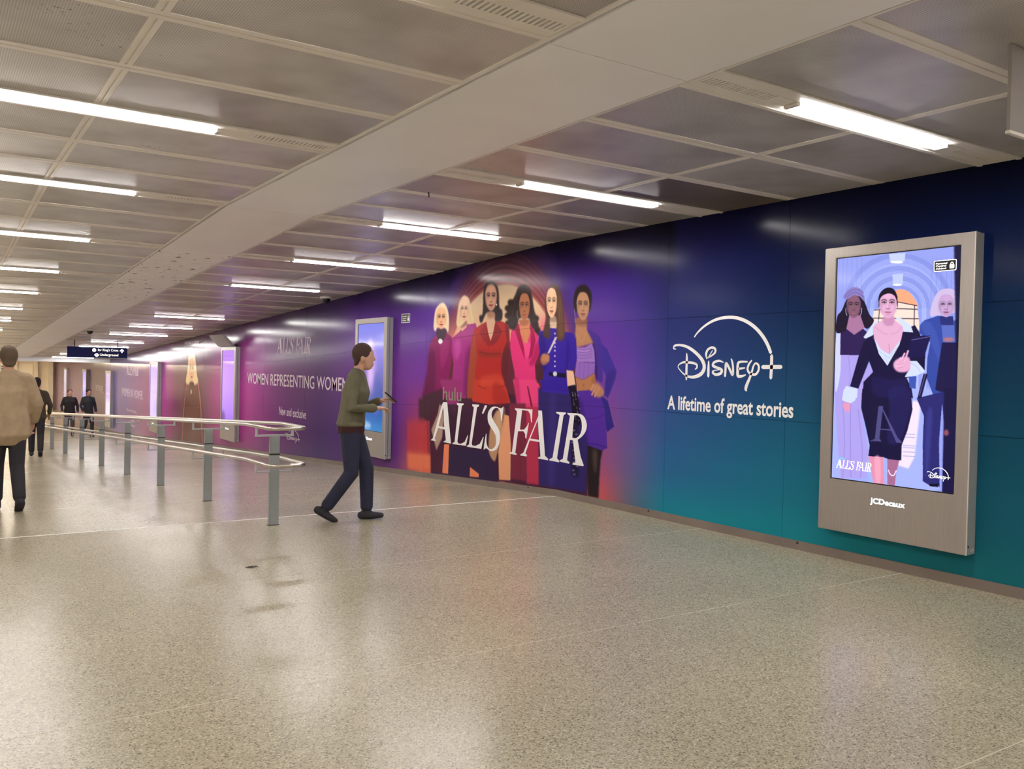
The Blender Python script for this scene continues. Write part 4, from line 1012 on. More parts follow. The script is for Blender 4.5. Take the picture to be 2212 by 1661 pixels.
# closed soffit above the tiles, and the lower hall's ceiling with its bulkhead
for a, b in ((-3.0, YC), (YC, YE)):
    za, zb = hc(a) + .10, hc(b) + .10
    v = [(XL - .2, a, za), (XW + .2, a, za), (XW + .2, b, zb), (XL - .2, b, zb), (XL - .2, a, za + .1), (XW + .2, a, za + .1), (XW + .2, b, zb + .1), (XL - .2, b, zb + .1)]
    link('soffit', mesh('soffit', v, BOXF), ceiling, M_['void'])
ZL = 1.43
link('bulkhead', mesh('bulkhead', boxv((XL - .1, YE, ZL - .03), (XW + .1, YE + .25, hc(YE) + .3)), BOXF), ceiling, M_['beam'])
link('lower_ceiling', mesh('lower_ceiling', boxv((XL - .2, YE + .25, ZL), (XW + .2, 58.3, ZL + .2)), BOXF), ceiling, M_['cream'])

# ------------------------------------------------------------ ceiling lights: tray, diffuser, cover plates, vents
_shared = {}
def shared(key, fn):
    if key not in _shared: _shared[key] = fn()
    return _shared[key]
def light_tray(bay, ys, lit, near, label, lamp='tube'):
    x0, xm, x1, dy = BAYS[bay]
    y = ys + dy
    z, r = on_ceiling(y)
    root = tag(empty('ceiling_light', ((x0 + x1) / 2, y, z), (r, 0, 0)), label, 'ceiling light', 'strip lights in the ceiling trays')
    hw = (x1 - x0) / 2
    vx = [(-hw + .02, -hw + .54), (hw - .54, hw - .02)]
    lx = (-.735, .735)
    xs = [-hw, vx[0][0], vx[0][1], lx[0], lx[1], vx[1][0], vx[1][1], hw]
    ysv = [-.15, -.058, -.045, .045, .058, .15]
    def tray():
        v, f = plate(xs, ysv, {(1, 2), (5, 2), (3, 2)}, -.002, .010)
        mb = MB().add(v, f)
        mb.box((-hw, -.152, -.008), (hw, -.118, .0)); mb.box((-hw, .118, -.008), (hw, .152, .0))
        return mesh('tray', mb.v, mb.f)
    link('tray', shared(('tray', bay), tray), root, M_['rib'])
    link('diffuser', shared(('dif', lit, lamp), lambda: MB_box((lx[0] + .002, -.0445, -.019), (lx[1] - .002, .0445, .006), 'diffuser')), root, M_[lamp] if lit else M_['tube_off'])
    for sx in (-1, 1):
        link('end_cap', shared(('cap', sx), lambda: MB_box((sx * .735, -.046, -.022), (sx * .765, .046, .004), 'end_cap')), root, M_['camera_white'])
        link('cover_plate', shared(('cov', sx), lambda: MB_box((sx * .77, -.052, -.005), (sx * .93, .052, -.002), 'cover_plate')), root, M_['rib'])
    for i, (a, b) in enumerate(vx):
        vent = link('vent', shared(('vent', bay, i), lambda: MB_box((a, -.046, .03), (b, .046, .036), 'vent')), root, M_['gap'])
        n = 18; p = (b - a) / n
        if near and (bay, i) in (('right', 0), ('left', 1), ('right', 1)):
            me = shared(('slat', bay), lambda: MB_box((-p * .30, -.0455, -.002), (p * .30, .0455, .012), 'slat'))
            for k in range(n): link('slat', me, vent, M_['rib'], (a + (k + .5) * p, 0, 0))
        else:
            def many():
                mb = MB()
                for k in range(n): mb.box((a + (k + .2) * p, -.0455, -.002), (a + (k + .8) * p, .0455, .012))
                return mesh('slats', mb.v, mb.f)
            tag(link('slats', shared(('slats', bay, i), many), vent, M_['rib']), kind='stuff')
    return root
def MB_box(a, b, name):
    mb = MB().box(a, b); return mesh(name, mb.v, mb.f)
ORD = ['first', 'second', 'third', 'fourth', 'fifth', 'sixth', 'seventh', 'eighth', 'ninth', 'tenth', 'eleventh', 'twelfth', 'thirteenth', 'fourteenth', 'fifteenth']
nr = 0
for ys in YS:
    if ys < 2.5:
        lb = 'lit tube in a ceiling tray behind the photographer, mural wall side' + (' at the back wall' if ys < 0 else '')
    elif abs(ys - 17.15) < .1:
        lb = 'unlit ceiling tray between the fifth and sixth lit tubes near the mural wall'
    else:
        lb = '%s lit tube from the camera in the ceiling bay beside the mural wall' % ORD[nr]; nr += 1
    light_tray('right', ys, abs(ys - 17.15) > .1, 3 < ys < 9, lb)
nl = 0
for ys in YS:
    if ys < 2.5:
        lb = 'lit tube in a ceiling tray behind the photographer, left bay' + (' at the back wall' if ys < 0 else '')
    else:
        lb = '%s lit tube from the camera in the ceiling bay left of the beam' % ORD[nl]; nl += 1
    light_tray('left', ys, True, 3 < ys < 9, lb)
k = 0
for y in (47.0, 51.0, 55.0):  # unseen lamps, added to make the end wall bright and warm
    for x, side in ((.6, 'left'), (3.4, 'middle')):
        root = tag(empty('ceiling_light', (x, y, ZL)), '%s unseen warm strip light added to brighten the hall past the bulkhead, %s side' % (ORD[k // 2], side), 'ceiling light', 'strip lights added to brighten the lower hall'); k += 1
        MB().box((-.75, -.1, -.03), (.75, .1, 0)).build('tray', M_['rib'], root)
        MB().box((-.72, -.07, -.045), (.72, .07, -.03)).build('diffuser', M_['tube_fill'], root)

# ------------------------------------------------------------ printed wall
def stops(x, tab):
    return np.stack([np.interp(x, [t[0] for t in tab], [t[1][c] for t in tab]) for c in range(3)], -1)
BG = [  # along the wall (Y): colours at heights 0 .2 .5 .8 1 of the wall; navy print, top darkened further with painted lamp cut-off shade
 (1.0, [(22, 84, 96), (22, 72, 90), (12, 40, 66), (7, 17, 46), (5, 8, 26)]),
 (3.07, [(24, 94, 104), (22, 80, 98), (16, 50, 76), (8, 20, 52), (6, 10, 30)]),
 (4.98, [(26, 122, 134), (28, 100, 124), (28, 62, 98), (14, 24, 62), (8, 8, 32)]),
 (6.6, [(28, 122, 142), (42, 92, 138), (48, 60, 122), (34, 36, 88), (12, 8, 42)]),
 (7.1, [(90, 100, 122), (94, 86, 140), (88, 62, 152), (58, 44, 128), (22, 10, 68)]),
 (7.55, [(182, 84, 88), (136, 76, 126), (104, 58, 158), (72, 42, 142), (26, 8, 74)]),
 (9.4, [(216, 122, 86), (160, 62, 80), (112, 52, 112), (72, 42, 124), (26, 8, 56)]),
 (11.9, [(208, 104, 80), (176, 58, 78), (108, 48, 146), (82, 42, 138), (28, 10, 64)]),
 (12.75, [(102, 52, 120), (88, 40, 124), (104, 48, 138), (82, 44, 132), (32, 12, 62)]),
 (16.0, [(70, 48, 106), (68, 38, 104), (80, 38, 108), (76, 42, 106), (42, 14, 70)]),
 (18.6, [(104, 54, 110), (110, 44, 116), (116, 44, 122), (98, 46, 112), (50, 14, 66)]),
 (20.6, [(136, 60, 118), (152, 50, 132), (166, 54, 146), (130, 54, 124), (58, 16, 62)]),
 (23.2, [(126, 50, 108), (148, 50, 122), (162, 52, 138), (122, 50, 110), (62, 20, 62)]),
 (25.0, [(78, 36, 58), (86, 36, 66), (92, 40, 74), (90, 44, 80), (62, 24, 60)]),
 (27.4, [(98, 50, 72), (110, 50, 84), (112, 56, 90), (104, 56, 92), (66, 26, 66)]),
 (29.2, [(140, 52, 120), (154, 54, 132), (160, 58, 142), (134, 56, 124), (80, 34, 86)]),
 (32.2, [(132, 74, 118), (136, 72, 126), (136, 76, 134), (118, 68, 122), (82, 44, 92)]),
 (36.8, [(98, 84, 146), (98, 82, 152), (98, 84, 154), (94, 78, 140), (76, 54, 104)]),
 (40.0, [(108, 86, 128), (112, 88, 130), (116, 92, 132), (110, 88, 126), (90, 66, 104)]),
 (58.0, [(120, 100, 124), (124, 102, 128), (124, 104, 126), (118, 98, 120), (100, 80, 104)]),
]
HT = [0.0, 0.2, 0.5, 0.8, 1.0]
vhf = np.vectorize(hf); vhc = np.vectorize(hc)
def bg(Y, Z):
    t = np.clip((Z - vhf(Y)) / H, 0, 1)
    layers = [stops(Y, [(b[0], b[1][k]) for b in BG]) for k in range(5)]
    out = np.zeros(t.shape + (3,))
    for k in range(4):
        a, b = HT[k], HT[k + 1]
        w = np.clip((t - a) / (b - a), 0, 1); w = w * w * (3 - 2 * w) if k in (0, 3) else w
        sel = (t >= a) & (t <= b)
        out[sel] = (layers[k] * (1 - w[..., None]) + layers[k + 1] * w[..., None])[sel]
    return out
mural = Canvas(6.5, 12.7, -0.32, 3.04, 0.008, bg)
# nested arches behind the group, then the pale disc
CY, CZ = 9.76, 1.16
N = 22
for k in range(N, -1, -1):
    t = k / N
    a, b = 1.45 + .36 * t, 1.45 + .86 * t
    odd = k % 2
    red, pur = np.array((150, 72, 70)), np.array((64, 36, 122))
    c = red * (1 - t) + pur * t
    c = c * (1.10 if odd else 0.74)
    if t > .55: c = c * .5 + np.array((66, 40, 120)) * .5
    arch = [(CY + a, -.3)] + [(CY + a * math.cos(u), CZ + b * math.sin(u)) for u in np.linspace(0, math.pi, 40)] + [(CY - a, -.3)]
    mural.poly(arch, c, .012 + .02 * t, .9 if t < .8 else .35)
mural.poly([(CY + 1.45, -.3)] + [(CY + 1.45 * math.cos(u), CZ + 1.45 * math.sin(u)) for u in np.linspace(0, math.pi, 40)] + [(CY - 1.45, -.3)], (206, 178, 146), .01)
mural.poly([(CY + 1.45, 2.0), (CY - 1.45, 2.0), (CY - 1.45, -.3), (CY + 1.45, -.3)], (222, 132, 104), .25, .9)
mural.poly([(8.85, 2.15), (8.4, 2.15), (8.3, .6), (8.75, .6)], (214, 84, 126), .13, .75)
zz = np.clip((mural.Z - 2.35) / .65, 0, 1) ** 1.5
mural.a *= (1 - .62 * zz)[:, None, None]  # arches darken upwards: shade near the ceiling painted into the print
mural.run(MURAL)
# tall figure in a dark cape further down the wall
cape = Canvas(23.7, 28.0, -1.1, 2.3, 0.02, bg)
cape.poly([(27.35, -1), (26.9, .1), (26.6, 1.2), (26.2, 1.75), (25.6, 1.7), (25.0, 1.1), (24.55, .1), (24.2, -1)], (72, 44, 56), .16, .9)
cape.poly([(26.95, -.95), (26.75, .2), (26.55, .85), (26.1, 1.2), (25.6, 1.2), (25.2, .85), (24.9, .2), (24.62, -.95)], (84, 24, 40), .06)
cape.stroke([(26.95, -.95), (26.72, .3), (26.4, 1.0)], .09, (178, 92, 104), .05, .9)
cape.stroke([(24.6, -.95), (24.88, .3), (25.25, 1.0)], .09, (178, 92, 104), .05, .9)
cape.poly(catmull([(26.0, 1.9), (25.6, 1.72), (25.35, 1.2), (25.2, .95), (25.7, .85), (26.2, .85), (26.6, .92), (26.4, 1.3), (26.3, 1.7)], 4, True), (226, 196, 150), .04)
cape.face((25.92, 1.28), (-.28, 0), (0, .34), (222, 172, 140), (170, 84, 80), (140, 100, 70))
cape.poly(catmull([(26.15, .92), (25.65, .92), (25.7, .7), (26.1, .7)], 4, True), (40, 16, 30), .03)
cape.poly([(25.95 + .07 * math.cos(u), .66 + .09 * math.sin(u)) for u in np.linspace(0, 6.28, 10)], (220, 200, 206), .02)
CANV = [mural, cape]
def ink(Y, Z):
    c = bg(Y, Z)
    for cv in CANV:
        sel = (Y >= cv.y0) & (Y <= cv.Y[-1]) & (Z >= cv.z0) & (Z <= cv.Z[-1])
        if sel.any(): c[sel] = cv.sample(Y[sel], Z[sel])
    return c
wall_right = tag(empty('wall_right'), kind='structure')
CE = [-3.0, -0.0, 2.55, 5.1, 6.6, 9.2, 11.8, 14.35]
while CE[-1] < 36.5: CE.append(CE[-1] + 2.55)
CE += [YE, 45.0, 51.0, 58.0]
ROWS = [0.074, 1.10, 2.05, 3.05]
for a, b in zip(CE[:-1], CE[1:]):
    fine = 6.5 < a < 11.7
    mid = 22.0 < a < 27.5
    for r0, r1 in zip(ROWS[:-1], ROWS[1:]):
        gap = .0016
        res = .008 if fine else (.022 if mid else (.06 if a < 15 else .15))
        nu = max(2, int((b - a) / res) + 1); nv = max(2, int((r1 - r0) / res) + 1)
        y = np.linspace(a + gap, b - gap, nu); t = np.linspace(r0 + gap, r1 - gap, nv)
        Y, T = np.meshgrid(y, t)
        Z = T + vhf(Y)
        V = np.stack([np.full(Y.shape, XW), Y, Z], -1).reshape(-1, 3)
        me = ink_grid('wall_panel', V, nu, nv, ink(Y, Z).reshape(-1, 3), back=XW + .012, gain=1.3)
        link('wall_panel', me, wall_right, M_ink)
bk = MB()
for a, b in ((-3.0, YF), (YF, YE), (YE, 58.2)):
    za, zb = hf(a), hf(b + 0 if b < 58 else YE)
    bk.add([(XW + .012, a, za - .1), (XW + .2, a, za - .1), (XW + .2, b, zb - .1), (XW + .012, b, zb - .1), (XW + .012, a, za + 3.2), (XW + .2, a, za + 3.2), (XW + .2, b, zb + 3.2), (XW + .012, b, zb + 3.2)], BOXF)
bk.build('backing', M_['void'], wall_right)
def skirting(name, xa, xb):
    root = tag(empty(name), kind='structure')
    for a, b in zip(CE[:-1], CE[1:]):
        cuts = [a] + ([YF] if a < YF < b else []) + [b]
        for c, d in zip(cuts[:-1], cuts[1:]):
            za, zb = hf(c), hf(d)
            v = [(xa, c + .001, za), (xb, c + .001, za), (xb, d - .001, zb), (xa, d - .001, zb), (xa, c + .001, za + .076), (xb, c + .001, za + .076), (xb, d - .001, zb + .076), (xa, d - .001, zb + .076)]
            link('skirting_board', mesh('skirting_board', v, BOXF), root, M_['skirt'])
    return root
br = skirting('baseboard_right', XW - .016, XW + .02)
for y in (2.98, 4.92, 6.8, 9.0):
    MB().cyl((XW - .0195, y, hf(y) + .06), (XW - .015, y, hf(y) + .06), .011, 10).build('fixing', M_['dark'], br)
skirting('baseboard_left', XL - .02, XL + .016)
# other walls of the concourse
wl_ = MB()
for a, b in ((-3.0, YF), (YF, YE), (YE, 58.2)):
    za, zb = hf(a), hf(b if b < 58 else YE)
    wl_.add([(XL - .2, a, za - .1), (XL, a, za - .1), (XL, b, zb - .1), (XL - .2, b, zb - .1), (XL - .2, a, za + 3.2), (XL, a, za + 3.2), (XL, b, zb + 3.2), (XL - .2, b, zb + 3.2)], BOXF)
tag(wl_.build('wall_left', M_['cream']), kind='structure')
tag(MB().box((XL - .2, -3.2, -.1), (XW + .2, -3.0, 3.2)).build('wall_back', M_['cream']), kind='structure')
end = tag(MB().box((XL - .2, 58.0, -1.7), (XW + .2, 58.2, 1.7)).build('wall_end', M_['cream_lit']), kind='structure')
for x, w in ((2.9, .22), (4.05, .26), (5.15, .2), (5.9, .24)):
    MB().box((x, 57.72, -1.488), (x + w, 58.0, ZL)).build('pilaster', M_['cream'], end)
for x0, x1 in ((3.2, 4.0), (4.4, 5.1)):
    MB().box((x0, 57.95, -1.3), (x1, 57.999, 1.2)).build('door_leaf', mat('pale_door', (240, 232, 216), .3), end)

# ---------------------------- lettering printed on the mural wall (flat, a hair proud of the vinyl)
XI = XW - 0.0006
AV, AF = serif_word()
ABOX = (11.578, 7.868, 0.42, 0.985)
def title(yl, yr, zb, zt, m, parent, x=XI):
    return place_flat('title_lettering', AV, AF, (AV[:, 0].max(), AV[:, 0].min(), AV[:, 1].min(), AV[:, 1].max()), (yl, yr, zb, zt), x, m, parent)
SV, SF = ribbons(SCRIPT)
SBOX = (SV[:, 0].max(), SV[:, 0].min(), SV[:, 1].min(), SV[:, 1].max())
def script(box, m, parent, x=XI):
    return place_flat('script_logo', SV, SF, SBOX, box, x, m, parent)
title(AV[:, 0].max(), AV[:, 0].min(), AV[:, 1].min(), AV[:, 1].max(), M_['white_ink'], wall_right)
script(SBOX, M_['white_ink'], wall_right)
flat_text('tagline', 'A lifetime of great stories', 6.575, 5.012, 1.085, 1.27, XI, M_['white_ink'], wall_right, bold=.022)
flat_text('lettering', 'hulu', 11.25, 10.72, 1.03, 1.225, XI, M_['green_ink'], wall_right)
title(18.62, 16.61, 1.72, 2.05, M_['pale_ink'], wall_right)
flat_text('lettering', 'WOMEN REPRESENTING WOMEN', 20.68, 14.74, 1.03, 1.285, XI, M_['pale_ink'], wall_right, bold=.006)
flat_text('lettering', 'New and exclusive', 18.4, 16.8, .42, .60, XI, M_['pale_ink'], wall_right, bold=.01)
script((17.98, 17.1, -.1, .16), M_['pale_ink'], wall_right)
flat_text('lettering', 'GLENN CLOSE', 26.79, 25.16, 2.02, 2.10, XI, M_['pale_ink'], wall_right, spacing=1.5)
title(35.75, 33.5, .97, 1.31, M_['pale_ink'], wall_right)
flat_text('lettering', 'WOMEN IN POWER.', 36.65, 32.65, .16, .46, XI, M_['pale_ink'], wall_right)
flat_text('lettering', 'New and exclusive', 35.58, 33.74, -.38, -.27, XI, M_['pale_ink'], wall_right)
script((34.9, 34.0, -.95, -.65), M_['pale_ink'], wall_right)
flat_text('lettering', 'POWER.', 42.9, 40.9, .1, .4, XI, M_['pale_ink'], wall_right)
def rounded(y0, y1, z0, z1, r, n=5):
    P = []
    for cy, cz, a0 in ((y1 - r, z1 - r, 0), (y0 + r, z1 - r, 90), (y0 + r, z0 + r, 180), (y1 - r, z0 + r, 270)):
        for k in range(n + 1):
            a = math.radians(a0 + 90 * k / n); P.append((cy + r * math.cos(a), cz + r * math.sin(a)))
    return P
def flat_poly(name, P, x, m, parent, hole=None):
    loops = [[Vector((a, b, 0)) for a, b in P]] + ([[Vector((a, b, 0)) for a, b in hole]] if hole else [])
    t = tessellate_polygon(loops); V = [(x, p.x, p.y) for lp in loops for p in lp]
    return link(name, mesh(name, V, t), parent, m)
def advice_badge(y0, y1, z0, z1, x, parent, ink, ground):
    """small framed notice: three words and a padlock"""
    w, h = y1 - y0, z1 - z0
    g = flat_poly('notice', rounded(y0, y1, z0, z1, h * .12), x, ground, parent)
    flat_poly('notice_frame', rounded(y0, y1, z0, z1, h * .12), x - .0004, ink, parent, rounded(y0 + h * .06, y1 - h * .06, z0 + h * .06, z1 - h * .06, h * .08))
    for i, s in enumerate(('Parental', 'Control', 'Advised')):
        v, f = text2d(s, .02)
        zz = z1 - h * (.36 + .23 * i)
        P = [(x - .0004, y1 - w * .09 - u * w * (.46 if i else .5), zz + q * h * .16) for u, q in v]
        link('notice_lettering', mesh('notice_lettering', P, f), parent, ink)
    cy = y0 + w * .2
    flat_poly('padlock', rounded(cy - w * .10, cy + w * .10, z0 + h * .2, z0 + h * .56, h * .05), x - .0004, ink, parent)
    arc = [(cy + w * .075 * math.cos(a), z0 + h * .56 + h * .22 * math.sin(a)) for a in np.linspace(0, math.pi, 12)]
    arc2 = [(cy + w * .04 * math.cos(a), z0 + h * .56 + h * .14 * math.sin(a)) for a in np.linspace(math.pi, 0, 12)]
    flat_poly('padlock_shackle', arc + arc2, x - .0004, ink, parent)
advice_badge(12.35, 12.655, 2.195, 2.338, XI, wall_right, M_['white_ink'], M_['black'])

# ------------------------------------------------------------ lit poster kiosks on the mural wall
KW, KH, XF = 0.625, 2.298, 6.15
def kiosk(yc, zb, label, canvas, extra=None):
    root = tag(empty('poster_kiosk', (XW, yc, zb)), label, 'advertising screen', 'lit poster kiosks along the mural wall')
    xf, xb = XF - XW, -.004
    def body():
        mb = MB().box((xf + .06, -KW + .003, .003), (xb, KW - .004, KH - .004))
        return mesh('body', mb.v, mb.f)
    def frame():
        ys = [-KW, -.52, .52, KW]; zs = [0, .42, 2.215, KH]
        v, f = plate(ys, zs, {(1, 1)}, 0, .05)
        v = [(xf + p[2], p[0], p[1]) for p in v]
        me = mesh('front_frame', v, f)
        bm = bmesh.new(); bm.from_mesh(me); bmesh.ops.recalc_face_normals(bm, faces=bm.faces)
        bmesh.ops.bevel(bm, geom=[e for e in bm.edges if e.calc_face_angle(0) > .5], offset=.004, segments=2, affect='EDGES')
        bm.to_mesh(me); bm.free(); return me
    b = link('body', shared('kbody', body), root, M_['steel_side'])
    fr = link('front_frame', shared('kframe', frame), root, M_['steel'])
    link('edge_strip', shared('kedge', lambda: MB_box((xf + .003, -KW - .002, .002), (xf + .051, -KW + .010, KH - .002), 'edge_strip')), root, M_['steel_side'])
    link('edge_highlight', shared('kbead', lambda: MB_box((xf - .002, -KW - .003, .0), (xf + .006, -KW + .004, KH), 'edge_highlight')), root, M_['camera_white'])  # pale bead imitating the bright highlight along the frame corner
    link('bezel', shared('kbez', lambda: MB_box((xf + .012, -.522, .418), (xf + .03, .522, 2.217), 'bezel')), root, M_['black'])
    ny, nz = canvas.ny, canvas.nz
    Y, Z = np.meshgrid(canvas.Y, canvas.Z)
    yl = -.512 + (Y - canvas.Y[0]) / (canvas.Y[-1] - canvas.Y[0]) * 1.024
    zl = .428 + (Z - canvas.Z[0]) / (canvas.Z[-1] - canvas.Z[0]) * 1.779
    V = np.stack([np.full(Y.shape, xf + .0115), yl, zl], -1).reshape(-1, 3)
    sc = link('screen', ink_grid('screen', V, ny, nz, canvas.a.reshape(-1, 3)), root, M_scr)
    v, f = text2d('JCDecaux', .03)
    P = [(xf - .0012, .148 - u * .296, .255 + w * .058) for u, w in v]
    link('lettering', shared('kjc', lambda: mesh('lettering', P, f)), root, M_['glow_blue'])
    def lock():
        mb = MB().cyl((xf + .02, -KW - .004, .06), (xf + .02, -KW + .01, .06), .009); return mesh('lock', mb.v, mb.f)
    link('lock', shared('klock', lock), root, M_['dark'])
    link('rating_plate', shared('kplate', lambda: MB_box((xf + .062, -KW + .0015, .022), (xb - .008, -KW + .006, .042), 'rating_plate')), root, M_['camera_white'])
    return root, sc
XS = XF - XW + .0115 - .0006
scr1 = Canvas(3.494, 4.534, .668, 2.46, .004)
scr1.run(SCREEN, .5)
k1, sc1 = kiosk(4.015, .247, 'large steel framed lit poster of three walking women, nearest to the camera', scr1)
def to_k(y): return y - 4.015
def zk(z): return z - .247
place_flat('title_lettering', AV, AF, (AV[:, 0].max(), AV[:, 0].min(), AV[:, 1].min(), AV[:, 1].max()), (to_k(4.488), to_k(4.168), zk(.757), zk(.826)), XS, M_['glow'], sc1)
place_flat('script_logo', SV, SF, SBOX, (to_k(3.706), to_k(3.528), zk(.752), zk(.850)), XS, M_['glow'], sc1)
flat_text('lettering', 'hulu', to_k(4.455), to_k(4.41), zk(.832), zk(.848), XS, M_['teal_glow'], sc1, bold=.02)
advice_badge(to_k(3.53), to_k(3.702), zk(2.283), zk(2.363), XS, sc1, M_['glow'], M_['black'])
def blurred(seed, tab, blobs):
    cv = Canvas(-.52, .52, 0, 1.8, .02, lambda Y, Z: stops(Z / 1.8, tab))
    for (y, z, ry, rz, c, bl, al) in blobs:
        cv.poly([(y + ry * math.cos(u), z + rz * math.sin(u)) for u in np.linspace(0, 6.28, 18)], c, bl, al)
    return cv
scr2 = blurred(1, [(0, (60, 130, 190)), (.15, (46, 96, 170)), (.4, (92, 92, 160)), (.7, (140, 130, 216)), (1, (128, 132, 226))],
  [(.0, 1.05, .22, .45, (196, 158, 222), .12, .8), (.02, 1.35, .11, .18, (222, 196, 240), .06, .8), (.02, .95, .12, .22, (226, 190, 240), .1, .7), (.22, .7, .12, .5, (120, 90, 150), .1, .6), (-.25, .6, .12, .4, (84, 96, 176), .08, .7), (.15, .08, .22, .06, (170, 196, 230), .04, .8)])
k2, sc2 = kiosk(13.555, .247 + hf(13.555), 'steel framed lit poster with blurred blue picture, behind the person in olive', scr2)
KX = [
 (21.88, 'violet lit poster kiosk below the tilted panel, third along the mural wall', [(0, (150, 104, 224)), (.15, (168, 118, 232)), (.45, (184, 136, 240)), (1, (186, 128, 255))], [(.4, .12, .18, .16, (96, 50, 140), .06, .8)]),
 (30.4, 'pale lavender lit poster kiosk, fourth along the mural wall, right of the power slogan', [(0, (196, 180, 250)), (.5, (206, 182, 255)), (1, (190, 160, 250))], [(0, .9, .5, .03, (170, 150, 226), .05, .6)]),
 (39.1, 'narrow whitish lit poster kiosk, fifth along the mural wall, at the ramp foot', [(0, (214, 206, 226)), (.3, (206, 200, 222)), (.5, (176, 144, 208)), (1, (190, 170, 206))], [(0, .95, .5, .04, (220, 190, 235), .04, .8)]),
 (45.6, 'blue violet lit poster kiosk, sixth along the mural wall, past the bulkhead', [(0, (150, 140, 200)), (.4, (150, 136, 220)), (.6, (196, 176, 240)), (1, (140, 130, 210))], []),
 (52.5, 'faint pinkish lit poster kiosk, seventh and furthest along the mural wall', [(0, (180, 160, 180)), (1, (206, 190, 206))], [])]
for yc, lb, tab, bl in KX:
    kiosk(yc, .247 + hf(yc), lb, blurred(2, tab, bl))
# tilted panel over the third kiosk
t = tag(empty('tilted_panel', (6.2, 21.9, hf(21.9) + 2.56)), 'grey panel tilted out from the wall above the violet poster', 'panel')
v = [(-.13, -.6, .0), (-.05, -.6, .0), (-.05, .6, .0), (-.13, .6, .0), (-.36, -.6, .26), (-.30, -.6, .27), (-.30, .6, .27), (-.36, .6, .26)]
link('face_plate', mesh('face_plate', v, BOXF), t, M_['grey_box'])
MB().box((-.12, -.62, -.012), (.06, .62, -.002)).build('dark_rail', M_['dark'], t)  # dark bar along the foot of the panel
for y in (-.4, .4): MB().box((-.07, y - .02, -.002), (.068, y + .02, .04)).build('bracket', M_['dark'], t)

# ------------------------------------------------------------ handrail down the ramp
PY = [8.04, 10.35, 12.78, 15.22, 17.73, 20.24, 22.85, 25.47, 28.10]
rail = tag(empty('handrail', (2.7, 8.04, 0)), 'double steel handrail on grey posts running down the ramp', 'handrail')
RX, R0, YK, YR = .17, 7.66 - 8.04, 8.34 - 8.04, 30.2 - 8.04
def rail_z(y, h): return h - (S * (y - YK) if y > YK else 0) - .0
for h, nm in ((.925, 'upper_rail'), (.592, 'lower_rail')):
    c = .07
    pts = [(-RX, YR, rail_z(YR, h)), (-RX, YK + .05, rail_z(YK + .05, h)), (-RX, YK - .08, h), (-RX, R0 + c, h), (-RX + c * .3, R0 + c * .3, h), (-RX + c, R0, h),
           (RX - c, R0, h), (RX - c * .3, R0 + c * .3, h), (RX, R0 + c, h), (RX, YK - .08, h), (RX, YK + .05, rail_z(YK + .05, h)), (RX, YR, rail_z(YR, h))]
    tube_path(MB(), pts, .0175, 14).build(nm, M_['rail'], rail, smooth=True)
def post_mesh():
    mb = MB().box((-.045, -.022, -.002), (.045, .022, .835)); me = mesh('post', mb.v, mb.f)
    bm = bmesh.new(); bm.from_mesh(me); bmesh.ops.bevel(bm, geom=list(bm.edges), offset=.004, segments=2, affect='EDGES'); bm.to_mesh(me); bm.free(); return me
def br_mesh(k):
    mb = MB()
    if k == 0:
        mb.box((-RX - .008, -.024, -.098), (RX + .008, .024, -.082))
    else:
        mb.box((k * .045, -.02, -.098), (k * (RX + .008), .02, -.086))
    for s in ((-1, 1) if k == 0 else (k,)): mb.box((s * RX - .007, -.02, -.097), (s * RX + .007, .02, -.012))
    return mesh('rail_bracket', mb.v, mb.f)
for y in PY:
    yy = y - 8.04; z = hf(y)
    p = link('post', shared('post', post_mesh), rail, M_['post'], (0, yy, z))
    link('base_plate', shared('pbase', lambda: MB_box((-.05, -.027, 0), (.05, .027, .006), 'base_plate')), p, M_['dark'])
    link('collar', shared('pcol', lambda: MB_box((-.047, -.024, .655), (.047, .024, .668), 'collar')), p, M_['dark'])
    link('rail_bracket', shared('br0', lambda: br_mesh(0)), rail, M_['steel_side'], (0, yy, rail_z(yy, .925)))
    for k in (-1, 1): link('rail_bracket', shared(('br', k), lambda: br_mesh(k)), rail, M_['steel_side'], (0, yy, rail_z(yy, .592)))

# ------------------------------------------------------------ hanging sign over the ramp
sg = tag(empty('hanging_sign', (4.21, 28.6, 1.732)), 'navy direction sign hanging from the ceiling over the ramp', 'sign')
bd = MB().box((-.815, -.04, -.158), (.815, .04, .158)).build('sign_board', M_['navy'], sg, bevel=.004)
MB().box((-.82, -.045, -.17), (.82, .045, -.155)).build('lower_edge', M_['steel_side'], sg)
for x in (-.62, .55): MB().box((x - .012, -.012, .15), (x + .012, .012, hc(28.6) - 1.732 + .01)).build('hanger', M_['dark'], sg)
def text_y(body, xl, xr, zb, zt, y, m, parent, bold=0.0):
    v, f = text2d(body, bold)
    return link('lettering', mesh('lettering', [(xl + u * (xr - xl), y, zb + w * (zt - zb)) for u, w in v], f), parent, m)
def flat_y(name, P, y, m, parent, hole=None):
    loops = [[Vector((a, b, 0)) for a, b in P]] + ([[Vector((a, b, 0)) for a, b in hole]] if hole else [])
    tr = tessellate_polygon(loops)
    return link(name, mesh(name, [(p.x, y, p.y) for lp in loops for p in lp], tr), parent, m)
circ = lambda cx, cz, r, n=20: [(cx + r * math.cos(2 * math.pi * i / n), cz + r * math.sin(2 * math.pi * i / n)) for i in range(n)]
text_y("for King's Cross", .0, .56, .02, .115, -.0408, M_['glow'], bd, .006)
text_y('Underground', .06, .56, -.125, -.03, -.0408, M_['glow'], bd, .006)
flat_y('station_roundel', circ(-.1, .065, .052), -.0408, M_['glow'], bd)
text_y('<', -.125, -.075, .035, .095, -.0416, M_['navy'], bd, .02)
flat_y('line_roundel', circ(-.03, -.078, .05), -.0408, M_['glow'], bd, circ(-.03, -.078, .03))
